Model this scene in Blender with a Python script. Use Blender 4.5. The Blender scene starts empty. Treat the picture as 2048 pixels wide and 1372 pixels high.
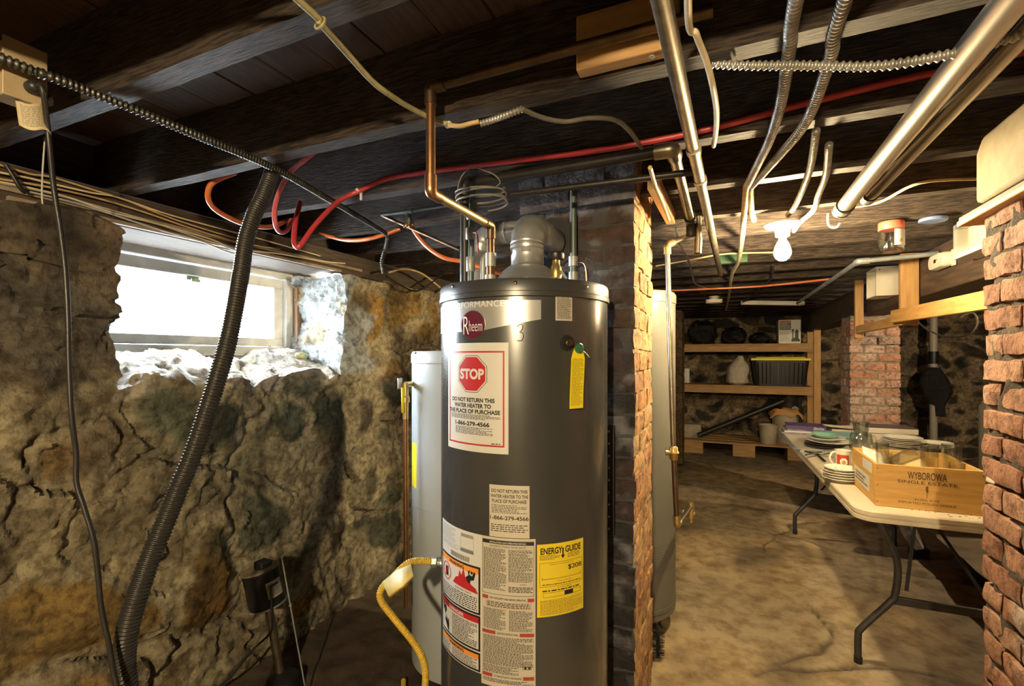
EXPO=0.95; WORLD=44.0; BULB=1250.0; BULB2=3000.0; BULB_FILL=1200.0; LAMP2=(.06,-1.45,1.975)
import bpy, bmesh, math, random
from mathutils import Vector, Matrix, noise
random.seed(7)
C = bpy.context.scene.collection
SC = bpy.context.scene
PI = math.pi
def nvec(p):   # the same vector noise on every run
    p=Vector(p); return Vector((noise.noise(p+Vector((31.7,4.1,9.3))),noise.noise(p+Vector((7.9,52.3,17.1))),noise.noise(p+Vector((83.3,21.9,3.7)))))
# ------------------------------------------------------------------ camera frame (pixel -> place)
F, HY, CH = 960.0, 711.0, 1.40
YAW = math.radians(23.93); S_, C_ = math.sin(YAW), math.cos(YAW)
def V(x, y, z): return Vector((x, y, z))
def _d(px, py):
    r = (px-1024)/F; u = (HY-py)/F
    return V(-S_+r*C_, C_+r*S_, u)
def PT(px, py, t): return V(0,0,CH)+_d(px,py)*t
def PX(px, py, x): d=_d(px,py); return PT(px,py,x/d.x)
def PY(px, py, y): d=_d(px,py); return PT(px,py,y/d.y)
def PZ(px, py, z): d=_d(px,py); return PT(px,py,(z-CH)/d.z)
# ------------------------------------------------------------------ materials
def srgb(r,g,b):
    f=lambda c: (c/12.92 if c<=.04045 else ((c+.055)/1.055)**2.4)
    return (f(r/255),f(g/255),f(b/255))
MATS={}
def mat(name, col, rough=.6, metal=0., col2=None, nscale=6., bump=0., bscale=40., stretch=(1,1,1), attr=None, rvar=0., spec=.5, coat=0., emit=None, estr=0., trans=0., detail=6., wave=None, mixlo=.35, mixhi=.65, bdist=.01):
    m=bpy.data.materials.new(name); m.use_nodes=True
    nt=m.node_tree; N=nt.nodes; L=nt.links
    b=N['Principled BSDF']
    b.inputs['Base Color'].default_value=(*col,1); b.inputs['Roughness'].default_value=rough
    b.inputs['Metallic'].default_value=metal; b.inputs['Specular IOR Level'].default_value=spec
    b.inputs['Coat Weight'].default_value=coat
    b.inputs['Transmission Weight'].default_value=trans
    if emit: b.inputs['Emission Color'].default_value=(*emit,1); b.inputs['Emission Strength'].default_value=estr
    tc=N.new('ShaderNodeTexCoord'); mp=N.new('ShaderNodeMapping'); mp.inputs['Scale'].default_value=stretch
    L.new(tc.outputs['Object'],mp.inputs['Vector'])
    cur=None
    if attr:
        a=N.new('ShaderNodeAttribute'); a.attribute_name=attr; cur=a.outputs['Color']
    if col2 or attr:
        n=N.new('ShaderNodeTexNoise'); n.inputs['Scale'].default_value=nscale; n.inputs['Detail'].default_value=detail; n.inputs['Roughness'].default_value=.62
        L.new(mp.outputs['Vector'],n.inputs['Vector'])
        mr=N.new('ShaderNodeMapRange'); mr.inputs['From Min'].default_value=mixlo; mr.inputs['From Max'].default_value=mixhi
        L.new(n.outputs['Fac'],mr.inputs['Value'])
        mx=N.new('ShaderNodeMix'); mx.data_type='RGBA'
        L.new(mr.outputs['Result'],mx.inputs['Factor'])
        if attr:
            mx.blend_type='MULTIPLY'
            L.new(cur,mx.inputs['A']); mx.inputs['B'].default_value=(*(col2 or (.5,.47,.42)),1)
        else:
            mx.inputs['A'].default_value=(*col,1); mx.inputs['B'].default_value=(*col2,1)
        L.new(mx.outputs['Result'],b.inputs['Base Color'])
        if rvar:
            mr2=N.new('ShaderNodeMapRange'); mr2.inputs['To Min'].default_value=max(.02,rough-rvar); mr2.inputs['To Max'].default_value=min(1,rough+rvar)
            L.new(n.outputs['Fac'],mr2.inputs['Value']); L.new(mr2.outputs['Result'],b.inputs['Roughness'])
    if bump:
        n2=N.new('ShaderNodeTexNoise'); n2.inputs['Scale'].default_value=bscale; n2.inputs['Detail'].default_value=8; n2.inputs['Roughness'].default_value=.65
        L.new(mp.outputs['Vector'],n2.inputs['Vector'])
        bp=N.new('ShaderNodeBump'); bp.inputs['Strength'].default_value=bump; bp.inputs['Distance'].default_value=bdist
        L.new(n2.outputs['Fac'],bp.inputs['Height']); L.new(bp.outputs['Normal'],b.inputs['Normal'])
    MATS[name]=m; return m
def thin_glass(name, tint=(1,1,1), refl=.05, rough=.02):
    m=bpy.data.materials.new(name); m.use_nodes=True; nt=m.node_tree; N=nt.nodes; L=nt.links
    for n in list(N):
        if n.type!='OUTPUT_MATERIAL': N.remove(n)
    out=[n for n in N if n.type=='OUTPUT_MATERIAL'][0]
    t=N.new('ShaderNodeBsdfTransparent'); t.inputs['Color'].default_value=(*tint,1)
    g=N.new('ShaderNodeBsdfGlossy'); g.inputs['Roughness'].default_value=rough
    lw=N.new('ShaderNodeLayerWeight'); lw.inputs['Blend'].default_value=.5
    pw=N.new('ShaderNodeMath'); pw.operation='POWER'; pw.inputs[1].default_value=2.5; L.new(lw.outputs['Facing'],pw.inputs[0])
    ml=N.new('ShaderNodeMath'); ml.operation='MULTIPLY_ADD'; ml.inputs[1].default_value=.75; ml.inputs[2].default_value=refl; L.new(pw.outputs[0],ml.inputs[0])
    mx=N.new('ShaderNodeMixShader'); L.new(ml.outputs[0],mx.inputs['Fac'])
    L.new(t.outputs[0],mx.inputs[1]); L.new(g.outputs[0],mx.inputs[2]); L.new(mx.outputs[0],out.inputs['Surface'])
    MATS[name]=m; return m
# ------------------------------------------------------------------ mesh builder
class MB:
    def __init__(s): s.v=[]; s.f=[]; s.mi=[]; s.col=[]
    def add(s, vs, fs, mi=0, col=None):
        o=len(s.v); s.v.extend([Vector(v) for v in vs]); s.f.extend([tuple(i+o for i in f) for f in fs]); s.mi.extend([mi]*len(fs))
        s.col.extend([col or (1,1,1)]*len(vs)) if not isinstance(col,list) else s.col.extend(col)
        return s
    def box(s, lo, hi, mi=0, R=None, c=None):
        x0,y0,z0=lo; x1,y1,z1=hi
        vs=[V(x0,y0,z0),V(x1,y0,z0),V(x1,y1,z0),V(x0,y1,z0),V(x0,y0,z1),V(x1,y0,z1),V(x1,y1,z1),V(x0,y1,z1)]
        if R is not None:
            c=Vector(c) if c is not None else (vs[0]+vs[6])/2
            vs=[c+R@(v-c) for v in vs]
        return s.add(vs,[(0,3,2,1),(4,5,6,7),(0,1,5,4),(1,2,6,5),(2,3,7,6),(3,0,4,7)],mi)
    def bar(s, a, b, w, h, up=(0,0,1), mi=0):
        a=Vector(a); b=Vector(b); d=(b-a).normalized(); sx=d.cross(Vector(up)).normalized(); uz=sx.cross(d)
        vs=[]
        for p in (a,b):
            for i,j in ((-1,-1),(1,-1),(1,1),(-1,1)): vs.append(p+sx*i*w/2+uz*j*h/2)
        return s.add(vs,[(3,2,1,0),(4,5,6,7),(0,1,5,4),(1,2,6,5),(2,3,7,6),(3,0,4,7)],mi)
    def tube(s, pts, r, n=12, caps=True, mi=0, flat=None):
        pts=[Vector(p) for p in pts]; m=len(pts)
        rs=r if isinstance(r,(list,tuple)) else [r]*m
        T=[]
        for i in range(m):
            d=(pts[min(i+1,m-1)]-pts[max(i-1,0)])
            T.append(d.normalized() if d.length>1e-9 else (T[-1] if T else V(0,0,1)))
        a=V(0,0,1) if abs(T[0].z)<.9 else V(1,0,0)
        nx=T[0].cross(a).normalized(); vs=[]
        for i in range(m):
            nx=(nx-T[i]*nx.dot(T[i])); nx.normalize(); ny=T[i].cross(nx)
            for k in range(n):
                an=2*PI*k/n; fx=1; fy=1
                if flat: fx,fy=flat
                vs.append(pts[i]+(nx*math.cos(an)*fx+ny*math.sin(an)*fy)*rs[i])
        fs=[]
        for i in range(m-1):
            for k in range(n): fs.append((i*n+k,i*n+(k+1)%n,(i+1)*n+(k+1)%n,(i+1)*n+k))
        if caps: fs.append(tuple(range(n-1,-1,-1))); fs.append(tuple((m-1)*n+k for k in range(n)))
        return s.add(vs,fs,mi)
    def lathe(s, prof, c, n=32, R=None, caps=True, mi=0):
        c=Vector(c); vs=[]; m=len(prof)
        for r,z in prof:
            for k in range(n):
                an=2*PI*k/n; p=V(max(r,1e-5)*math.cos(an),max(r,1e-5)*math.sin(an),z)
                if R is not None: p=R@p
                vs.append(c+p)
        fs=[]
        for i in range(m-1):
            for k in range(n): fs.append((i*n+k,i*n+(k+1)%n,(i+1)*n+(k+1)%n,(i+1)*n+k))
        if caps: fs.append(tuple(range(n-1,-1,-1))); fs.append(tuple((m-1)*n+k for k in range(n)))
        return s.add(vs,fs,mi)
    def grid(s, nu, nv, fn, mi=0, skip=None, close_u=False):
        vs=[]; cs=[]; hasc=False
        for j in range(nv+1):
            for i in range(nu+1):
                q=fn(i/nu,j/nv)
                if isinstance(q,tuple): vs.append(q[0]); cs.append(q[1]); hasc=True
                else: vs.append(q)
        fs=[]
        for j in range(nv):
            for i in range(nu):
                if skip and skip((i+.5)/nu,(j+.5)/nv): continue
                a=j*(nu+1)+i; fs.append((a,a+1,a+nu+2,a+nu+1))
        return s.add(vs,fs,mi,cs if hasc else None)
    def prism(s, poly, z0, z1, fn=None, mi=0):
        n=len(poly); fn=fn or (lambda x,y,z: V(x,y,z))
        vs=[fn(x,y,z0) for x,y in poly]+[fn(x,y,z1) for x,y in poly]
        fs=[tuple(range(n-1,-1,-1)),tuple(range(n,2*n))]+[(i,(i+1)%n,n+(i+1)%n,n+i) for i in range(n)]
        return s.add(vs,fs,mi)
    def blob(s, c, r, seed=0, amp=.15, fr=2., n=24, mi=0, squash=None):
        c=Vector(c); r=Vector(r) if not isinstance(r,(int,float)) else V(r,r,r)
        vs=[]; m=n//2
        for j in range(m+1):
            th=PI*j/m
            for k in range(n):
                ph=2*PI*k/n; d=V(math.sin(th)*math.cos(ph),math.sin(th)*math.sin(ph),math.cos(th))
                q=1+amp*noise.turbulence(d*fr+V(seed*3.7,seed,0),3,False)
                p=V(d.x*r.x*q,d.y*r.y*q,d.z*r.z*q)
                if squash is not None: p.z=max(p.z,squash)
                vs.append(c+p)
        fs=[(j*n+k,(j+1)*n+k,(j+1)*n+(k+1)%n,j*n+(k+1)%n) for j in range(m) for k in range(n)]
        return s.add(vs,fs,mi)
def spl(pts, k=8):
    P=[Vector(p) for p in pts]; out=[]
    for i in range(len(P)-1):
        p0=P[max(i-1,0)]; p1=P[i]; p2=P[i+1]; p3=P[min(i+2,len(P)-1)]
        for j in range(k):
            t=j/k
            out.append(.5*((2*p1)+(-p0+p2)*t+(2*p0-5*p1+4*p2-p3)*t*t+(-p0+3*p1-3*p2+p3)*t**3))
    out.append(P[-1]); return out
def resample(pts, step):
    P=[Vector(p) for p in pts]; out=[P[0]]; acc=0; 
    for i in range(len(P)-1):
        a,b=P[i],P[i+1]; L=(b-a).length
        if L<1e-9: continue
        d=step-acc
        while d<=L: out.append(a+(b-a)*(d/L)); d+=step
        acc=L-(d-step)
    return out
def ribbed(mb, pts, r, amp, pitch, n=12):
    q=resample(pts,pitch/6); rs=[r+amp*(1,.6,-.6,-1,-.6,.6)[i%6] for i in range(len(q))]
    return mb.tube(q,rs,n)
def rounded(path, rad, k=5):
    """polyline with rounded corners"""
    P=[Vector(p) for p in path]; out=[P[0]]
    for i in range(1,len(P)-1):
        a=(P[i-1]-P[i]); b=(P[i+1]-P[i]); q=min(rad,a.length*.45,b.length*.45)
        p0=P[i]+a.normalized()*q; p2=P[i]+b.normalized()*q
        for j in range(k+1):
            t=j/k; out.append(p0*(1-t)**2+P[i]*2*t*(1-t)+p2*t*t)
    out.append(P[-1]); return out
WL={}
def obj(name, mb, mats, parent=None, smooth=40, bevel=0., bseg=2, origin=None, attr=False, solid=0.):
    me=bpy.data.meshes.new(name)
    if not isinstance(mats,(list,tuple)): mats=[mats]
    if parent is not None: org=WL[parent.name]
    elif origin is not None: org=Vector(origin)
    else:
        xs=[v.x for v in mb.v]; ys=[v.y for v in mb.v]; zs=[v.z for v in mb.v]
        org=V((min(xs)+max(xs))/2,(min(ys)+max(ys))/2,min(zs))
    me.from_pydata([v-org for v in mb.v],[],mb.f)
    for m in mats: me.materials.append(m)
    if len(mats)>1: me.polygons.foreach_set('material_index',mb.mi)
    if attr:
        a=me.color_attributes.new('Col','FLOAT_COLOR','POINT')
        flat=[]
        for c in mb.col: flat.extend((c[0],c[1],c[2],1))
        a.data.foreach_set('color',flat)
    me.update()
    if smooth:
        me.polygons.foreach_set('use_smooth',[True]*len(me.polygons)); me.set_sharp_from_angle(angle=math.radians(smooth))
    o=bpy.data.objects.new(name,me); C.objects.link(o)
    if parent is not None: o.parent=parent; WL[o.name]=org
    else: o.location=org; WL[o.name]=org
    if solid:
        md=o.modifiers.new('solid','SOLIDIFY'); md.thickness=solid; md.offset=0
    if bevel:
        md=o.modifiers.new('bevel','BEVEL'); md.width=bevel; md.segments=bseg; md.limit_method='ANGLE'; md.angle_limit=math.radians(35); md.harden_normals=False
    return o
def tag(o, label=None, cat=None, group=None, kind=None):
    if label: o['label']=label
    if cat: o['category']=cat
    if group: o['group']=group
    if kind: o['kind']=kind
    return o
def thing(name, label, cat, loc, group=None):
    o=bpy.data.objects.new(name,None); C.objects.link(o); o.location=loc; o.empty_display_size=.05
    WL[o.name]=Vector(loc); return tag(o,label,cat,group)
def copy_tree(src, delta, label=None):
    """copy a thing with its parts and sub-parts, moved by delta"""
    r=src.copy(); C.objects.link(r); r.location=src.location+Vector(delta); WL[r.name]=Vector(r.location)
    if label: r['label']=label
    for ch in [o for o in src.children]:
        c=ch.copy(); C.objects.link(c); c.parent=r
        for g in [o for o in ch.children]:
            d=g.copy(); C.objects.link(d); d.parent=c
    return r
def struct(name, mb, m, label=None, cat=None, **k): return tag(obj(name,mb,m,**k),label,cat,None,'structure')
def rot(axis, deg): return Matrix.Rotation(math.radians(deg),3,axis)
# ------------------------------------------------------------------ lettering
_tc={}
def text_geo(s, bold=0., cond=1.):
    k=(s,bold)
    if k not in _tc:
        cu=bpy.data.curves.new('t','FONT'); cu.body=s; cu.size=1; cu.resolution_u=5; cu.offset=bold; cu.fill_mode='FRONT'
        o=bpy.data.objects.new('t',cu); C.objects.link(o)
        dg=bpy.context.evaluated_depsgraph_get(); ev=o.evaluated_get(dg); me=ev.to_mesh()
        vs=[(v.co.x,v.co.y) for v in me.vertices]; fs=[tuple(p.vertices) for p in me.polygons]
        ev.to_mesh_clear(); bpy.data.objects.remove(o); bpy.data.curves.remove(cu)
        x0=min(v[0] for v in vs); x1=max(v[0] for v in vs)
        _tc[k]=([(x-x0,y) for x,y in vs],fs,x1-x0)
    return _tc[k]
class Sheet:
    """a printed area: maps (u,v) in metres from its centre to a place, with height w off the surface"""
    def __init__(s, fn, wd, ht): s.fn=fn; s.w=wd; s.h=ht
    def panel(s, mb, u0,u1,v0,v1, w0=.0, w1=.0006, nu=10, nv=1, mi=0):
        vs=[]; 
        for w in (w0,w1):
            for j in range(nv+1):
                for i in range(nu+1): vs.append(s.fn(u0+(u1-u0)*i/nu, v0+(v1-v0)*j/nv, w))
        n=(nu+1)*(nv+1); fs=[]
        for j in range(nv):
            for i in range(nu):
                a=j*(nu+1)+i; fs.append((a+n,a+1+n,a+nu+2+n,a+nu+1+n)); fs.append((a,a+nu+1,a+nu+2,a+1))
        for i in range(nu):
            fs.append((i,i+1,i+1+n,i+n)); a=nv*(nu+1)+i; fs.append((a+1,a,a+n,a+1+n))
        for j in range(nv):
            a=j*(nu+1); fs.append((a+nu+1,a,a+n,a+nu+1+n)); b=a+nu; fs.append((b,b+nu+1,b+nu+1+n,b+n))
        mb.add(vs,fs,mi)
    def poly(s, mb, pts, w, mi=0):
        s.flat(mb,pts,[tuple(range(len(pts)))],w,mi)
    def flat(s, mb, vs, fs, w, mi=0, step=.009):
        bm=bmesh.new(); K=1000.; step*=K; bv=[bm.verts.new((u*K,v*K,0)) for u,v in vs]
        for f in fs:
            try: bm.faces.new([bv[i] for i in f])
            except ValueError: pass
        a=K*min(v[0] for v in vs); b=K*max(v[0] for v in vs); k=math.floor(a/step)+1
        while k*step<b:
            bmesh.ops.bisect_plane(bm,geom=bm.verts[:]+bm.edges[:]+bm.faces[:],plane_co=(k*step,0,0),plane_no=(1,0,0),dist=1e-5); k+=1
        bm.verts.index_update()
        mb.add([s.fn(v.co.x/K,v.co.y/K,w) for v in bm.verts],[tuple(x.index for x in f.verts) for f in bm.faces],mi); bm.free()
    def text(s, mb, t, u, v, h, width=None, w=.0012, bold=0., mi=0, rotd=0, align='c'):
        if ('M' in t or '$' in t) and bold>0:   # the heavier weight as two strokes side by side
            for k in (-1,1): s.text(mb,t,u+k*h*bold*.9,v,h,width,w+(k+1)*.00005,0.,mi,rotd,align)
            return
        vs,fs,tw=text_geo(t,bold); sc=h/.7; sx=(width/tw) if width else sc
        off={'c':tw*sx/2,'l':0,'r':tw*sx}[align]; ca,sa=math.cos(math.radians(rotd)),math.sin(math.radians(rotd))
        P=[]
        for x,y in vs:
            a=x*sx-off; b=y*sc-h/2; P.append((u+a*ca-b*sa,v+a*sa+b*ca))
        s.flat(mb,P,fs,w,mi)
    def greek(s, mb, u0,u1,v0,v1, rows, w=.0011, fill=.5, mi=0, seed=1, ragged=True, nu=1):
        rg=random.Random(seed); rows=round(rows*1.45); dv=(v1-v0)/rows; fill=min(.55,fill*1.15)
        for k in range(rows):
            vv=v1-(k+.5)*dv; u=u0; end=u1-(rg.random()*.3*(u1-u0) if ragged and rg.random()<.35 else 0)
            while u<end:
                l=dv*rg.uniform(.7,2.6); e=min(u+l,end)
                vs=[s.fn(u,vv-dv*fill/2,w),s.fn(e,vv-dv*fill/2,w),s.fn(e,vv+dv*fill/2,w),s.fn(u,vv+dv*fill/2,w)]
                mb.add(vs,[(0,1,2,3)],mi); u=e+dv*.5
    def frame(s, mb, u0,u1,v0,v1,t,w=.0011,mi=0,nu=8):
        for a in ((u0,u1,v0,v0+t),(u0,u1,v1-t,v1),(u0,u0+t,v0,v1),(u1-t,u1,v0,v1)):
            s.panel(mb,*a,w0=w-.0004,w1=w,nu=nu if a[1]-a[0]>t*2 else 1,mi=mi)
def plane_sheet(o, ux, vx, nx, wd=1, ht=1):
    o=Vector(o); ux=Vector(ux).normalized(); vx=Vector(vx).normalized(); nx=Vector(nx).normalized()
    return Sheet(lambda u,v,w: o+ux*u+vx*v+nx*w, wd, ht)
class Cyl:
    def __init__(s, c, R):
        s.c=Vector((c[0],c[1],0)); s.R=R; s.n0=(-s.c).normalized(); s.rt=V(-s.n0.y,s.n0.x,0)
        if s.rt.dot(V(C_,S_,0))<0: s.rt=-s.rt
    def pt(s, phi, z, w=0): q=s.c+(s.n0*math.cos(phi)+s.rt*math.sin(phi))*(s.R+w); return V(q.x,q.y,z)
    def at(s, px, py):
        d=_d(px,py); a=d.x**2+d.y**2; b=-2*(d.x*s.c.x+d.y*s.c.y); c=s.c.length_squared-s.R**2
        D=b*b-4*a*c
        t=(-b-math.sqrt(max(D,0)))/(2*a); p=PT(px,py,t); q=V(p.x,p.y,0)-s.c
        return math.atan2(q.dot(s.rt),q.dot(s.n0)), p.z
    def sheet(s, p0, z0, p1, z1):
        pc=(p0+p1)/2; zc=(z0+z1)/2
        return Sheet(lambda u,v,w: s.pt(pc+u/s.R, zc+v, w), abs(p1-p0)*s.R, abs(z1-z0))
    def sheet_px(s, tl, br):
        a=s.at(*tl); b=s.at(*br); 
        return s.sheet(a[0],b[1],b[0],s.at(br[0],tl[1])[1])
# ------------------------------------------------------------------ camera + render settings
cam=bpy.data.cameras.new('camera'); co=bpy.data.objects.new('camera',cam); C.objects.link(co)
co.location=(0,0,CH); co.rotation_euler=(PI/2,0,YAW); cam.sensor_width=36; cam.lens=F/2048*36; cam.shift_y=25/2048; cam.clip_start=.02
SC.camera=co
SC.view_settings.view_transform='Standard'; SC.view_settings.look='None'; SC.view_settings.gamma=1; SC.view_settings.use_curve_mapping=False
SC.view_settings.exposure=EXPO if 'EXPO' in globals() else 0.0
SC.cycles.use_denoising=True; SC.cycles.max_bounces=8; SC.cycles.diffuse_bounces=5; SC.cycles.glossy_bounces=4; SC.cycles.transparent_max_bounces=24; SC.cycles.caustics_reflective=False; SC.cycles.caustics_refractive=False
SC.cycles.sample_clamp_indirect=6
# ================================================================== MATERIALS
M_stone=mat('stone',(.2,.16,.1),.85,attr='Col',col2=(.45,.41,.36),nscale=30,bump=1,bscale=38,bdist=.02,mixlo=.42,mixhi=.62,detail=10)
M_brick=mat('brick',(.4,.2,.1),.9,attr='Col',col2=(.40,.33,.28),nscale=34,bump=1,bscale=60,bdist=.014,mixlo=.46,mixhi=.66,detail=10)
M_soot=mat('soot_brick',(.03,.03,.03),.45,attr='Col',col2=(.40,.38,.38),nscale=26,bump=1,bscale=40,bdist=.016,rvar=.2,detail=10)
M_mortar=mat('mortar',(.16,.13,.10),.95,col2=(.06,.05,.045),nscale=18,bump=.9,bscale=50,bdist=.012)
M_floor=mat('concrete',(.4,.3,.18),.8,attr='Col',col2=(.50,.44,.37),nscale=9,bump=.6,bscale=30,bdist=.010,rvar=.15,mixlo=.42,mixhi=.66,detail=12)
M_joist=mat('dark_timber',(.085,.060,.045),.72,col2=(.016,.010,.007),nscale=16,stretch=(1,11,11),bump=1,bscale=20,bdist=.010,mixlo=.42,mixhi=.58,detail=10)
M_board=mat('ceiling_board',(.10,.055,.034),.75,col2=(.05,.028,.018),nscale=8,stretch=(9,1,9),bump=.3,bscale=12,bdist=.004)
M_beam=mat('old_beam',(.10,.06,.035),.7,col2=(.035,.022,.014),nscale=6,stretch=(8,1,8),bump=.4,bscale=14,bdist=.005)
M_sill=mat('sill_timber',(.09,.065,.045),.75,col2=(.04,.028,.02),nscale=8,stretch=(8,1,8),bump=.5,bscale=14,bdist=.006)
M_white=mat('white_vinyl',(.72,.75,.76),.45,col2=(.55,.57,.56),nscale=12)
M_glass=thin_glass('window_glass',(1,1,1),.02)
M_pine=mat('pine',(.52,.30,.11),.6,col2=(.40,.21,.07),nscale=5,stretch=(9,9,1.2),bump=.15,bscale=18)
M_piney=mat('pine_rail',(.55,.33,.12),.6,col2=(.42,.22,.07),nscale=5,stretch=(9,1.2,9),bump=.15,bscale=18)
M_pinex=mat('pine_shelf',(.42,.25,.10),.65,col2=(.27,.15,.06),nscale=5,stretch=(1.2,9,9),bump=.15,bscale=18)
# ================================================================== STONE
def sm(a,b,x):
    t=max(0,min(1,(x-a)/(b-a))); return t*t*(3-2*t)
def h3(p,k): 
    q=math.sin(p.x*12.9898*k+p.y*78.233+p.z*37.719)*43758.5453; return q-math.floor(q)
def lerp3(a,b,t): return tuple(a[i]+(b[i]-a[i])*t for i in range(3))
def fr(p,o=5): return noise.fractal(p,1.0,2.0,o)
def stone(p, n, sc, pal, mort, bulge=.04, jit=.02, mw=.10, off=0., lumpy=1., tint=None):
    q=Vector((p.x*sc[0]+off,p.y*sc[1]+off,p.z*sc[2]))
    q=q+nvec(p*2.3+V(off,0,0))*.40+nvec(p*8)*.13
    d,pts=noise.voronoi(q)
    e=math.sqrt(d[1])-math.sqrt(d[0]); k=pts[0]
    r1,r2,r3=h3(k,1),h3(k,1.7),h3(k,2.3)
    e2=e+fr(p*9,4)*.07+noise.noise(p*3+V(3,1,off))*.11
    m=1-sm(mw*.55,mw*1.1,e2+(.22*sm(1.25,1.4,p.z)*sm(1.25,.95,p.y) if tint else 0))
    tilt=(q-k); fac=(tilt.x*(r2-.5)+tilt.y*(r3-.5)+tilt.z*(r1-.5))
    h=bulge*sm(0,.35,e)*(.15+.8*r1)+fac*bulge*1.6*lumpy
    d2,p2=noise.voronoi(p*7.5+nvec(p*4)*.5); k2=p2[0]; t2=p*7.5-k2
    h+=((h3(k2,1.3)-.5)*t2.x+(h3(k2,2.1)-.5)*t2.y+(h3(k2,1.9)-.5)*t2.z)*.036*(1-m*.5)
    d4,p4=noise.voronoi(p*19+nvec(p*9)*.5); k4=p4[0]; t4=p*19-k4
    h+=((h3(k4,1.3)-.5)*t4.x+(h3(k4,2.1)-.5)*t4.y+(h3(k4,1.9)-.5)*t4.z)*.013
    h+=.016*noise.turbulence(p*5,4,False)+.006*fr(p*24,3)*(1 if m<.5 else 1.5)
    gap=sm(.016,.0,e+.03*noise.noise(p*5+V(off,1,1))+.02*fr(p*17,2))*sm(.02,.3,noise.noise(p*2.7+V(0,off,6)))
    h+=.006*m-.014*gap
    c=pal[int(r3*len(pal))%len(pal)]
    c2=pal[int(r1*len(pal)*.999)]
    c=lerp3(c,c2,sm(-.15,.35,fr(p*3.1+V(9,0,off),6)))
    v=.7+.6*r2
    c=tuple(x*v for x in c)
    if tint: c=tint(p,c)
    s1=fr(p*6+V(11,off,4),6)
    c=tuple(x*(1+.55*max(-.9,min(1.2,s1))) for x in c)
    s2=fr(p*2.2+V(1,off,14),6)
    c=lerp3(c,tuple(x*.38 for x in c),sm(.15,.55,s2))
    mm=lerp3(mort,tuple(x*.55 for x in mort),sm(-.3,.5,fr(p*6+V(1,2,3),5)))
    c=lerp3(c,mm,m*.9)
    c=lerp3(c,(.04,.032,.024),gap*.5)
    return p+n*h+nvec(p*3.3+V(5,5,off))*jit+nvec(p*9)*jit*.35, c, m
PAL_L=[(.15,.125,.075),(.095,.108,.068),(.20,.15,.075),(.085,.065,.042),(.19,.155,.10),(.115,.125,.085),(.10,.10,.075)]
MORT_L=(.44,.385,.255)
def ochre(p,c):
    # ochre stones low down (warm lamplight painted in too) and by the far tank
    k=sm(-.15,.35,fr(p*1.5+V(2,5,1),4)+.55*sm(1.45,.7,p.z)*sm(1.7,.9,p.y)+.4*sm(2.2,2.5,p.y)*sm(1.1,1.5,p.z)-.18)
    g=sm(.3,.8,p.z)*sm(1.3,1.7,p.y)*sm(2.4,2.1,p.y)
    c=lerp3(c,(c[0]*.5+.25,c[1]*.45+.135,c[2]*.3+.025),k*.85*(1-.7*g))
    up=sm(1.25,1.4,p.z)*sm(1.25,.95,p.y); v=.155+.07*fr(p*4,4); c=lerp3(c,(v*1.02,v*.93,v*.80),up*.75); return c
WX=-1.95; OY0,OY1,OZ0,OZ1=.965,2.085,1.285,1.86; WBX=-2.40
def wl(p,n):
    pe=p; dy=max(OY0-p.y,0,p.y-OY1); dz=max(OZ0-p.z,0)
    de=min(abs(p.y-OY0),abs(p.y-OY1)) if (p.z>OZ0-.05) else 9
    de=min(de,abs(p.z-OZ0) if OY0-.05<p.y<OY1+.05 else 9) if p.x>=WX-1e-6 else 0.0
    wk=math.exp(-de/.09) if p.x>=WX-1e-6 else math.exp(-(WX-p.x)/.15)
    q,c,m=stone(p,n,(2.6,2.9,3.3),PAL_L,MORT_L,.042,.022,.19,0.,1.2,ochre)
    q=q+(nvec(p*4.2+V(3,3,3))*.055+nvec(p*11+V(3,3,3))*.02)*wk
    # limewashed reveal beside the window
    w=sm(.0,.1,(1.98-abs(p.x+.0)*0-p.y)*-1+.0)*sm(0,.1,2.52-p.y+.12*noise.noise(p*5))*sm(0,.08,p.z-1.27+.06*noise.noise(p*6))
    if n.y<-.3 or (p.y>2.05 and p.z>OZ0): 
        k=w*sm(-.12,.1,noise.noise(p*5.5+V(0,3,0))+.22)*(1 if p.x<WX-.01 else sm(0,.09,2.33-p.y+.1*noise.noise(p*7)))
        c=lerp3(c,(.40,.45,.48),min(1,k))
    if n.z>.3: c=lerp3(c,(.50,.46,.40),.75*sm(-.25,.1,noise.noise(p*7)))
    return q,c
mb=MB()
def nrm(v): return v.normalized()
def facen(y,z):
    n=V(1,0,0)
    # blend towards the opening's edges
    if OY0-.06<y<OY1+.06 and OZ0-.06<z<OZ1+.06:
        a=max(0,1-abs(z-OZ0)/.06) if OY0<=y<=OY1 else 0
        if a: n=n+V(0,0,1)*a
        if z>=OZ0:
            b=max(0,1-abs(y-OY1)/.06); n=n+V(0,-1,0)*b
            b=max(0,1-abs(y-OY0)/.06); n=n+V(0,1,0)*b
    return n.normalized()
def frange(a,b,st):
    n=max(1,round((b-a)/st)); return [a+(b-a)*i/n for i in range(n+1)]
ys=frange(-2.6,.2,.06)[:-1]+frange(.2,OY0,.010)[:-1]+frange(OY0,OY1,.010)[:-1]+frange(OY1,2.9,.010)[:-1]+frange(2.9,3.3,.02)[:-1]+frange(3.3,8.4,.08)
zs=frange(-.06,OZ0,.0115)[:-1]+frange(OZ0,OZ1,.0105)
vs=[];cs=[]
for z in zs:
    for y in ys:
        p=V(WX,y,z); q,c=wl(p,facen(y,z)); vs.append(q); cs.append(c)
fs=[]; ny=len(ys)
for j in range(len(zs)-1):
    for i in range(ny-1):
        yc=(ys[i]+ys[i+1])/2; zc=(zs[j]+zs[j+1])/2
        if OY0<yc<OY1 and zc>OZ0: continue
        a=j*ny+i; fs.append((a,a+1,a+ny+1,a+ny))
mb.add(vs,fs,0,cs)
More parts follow.
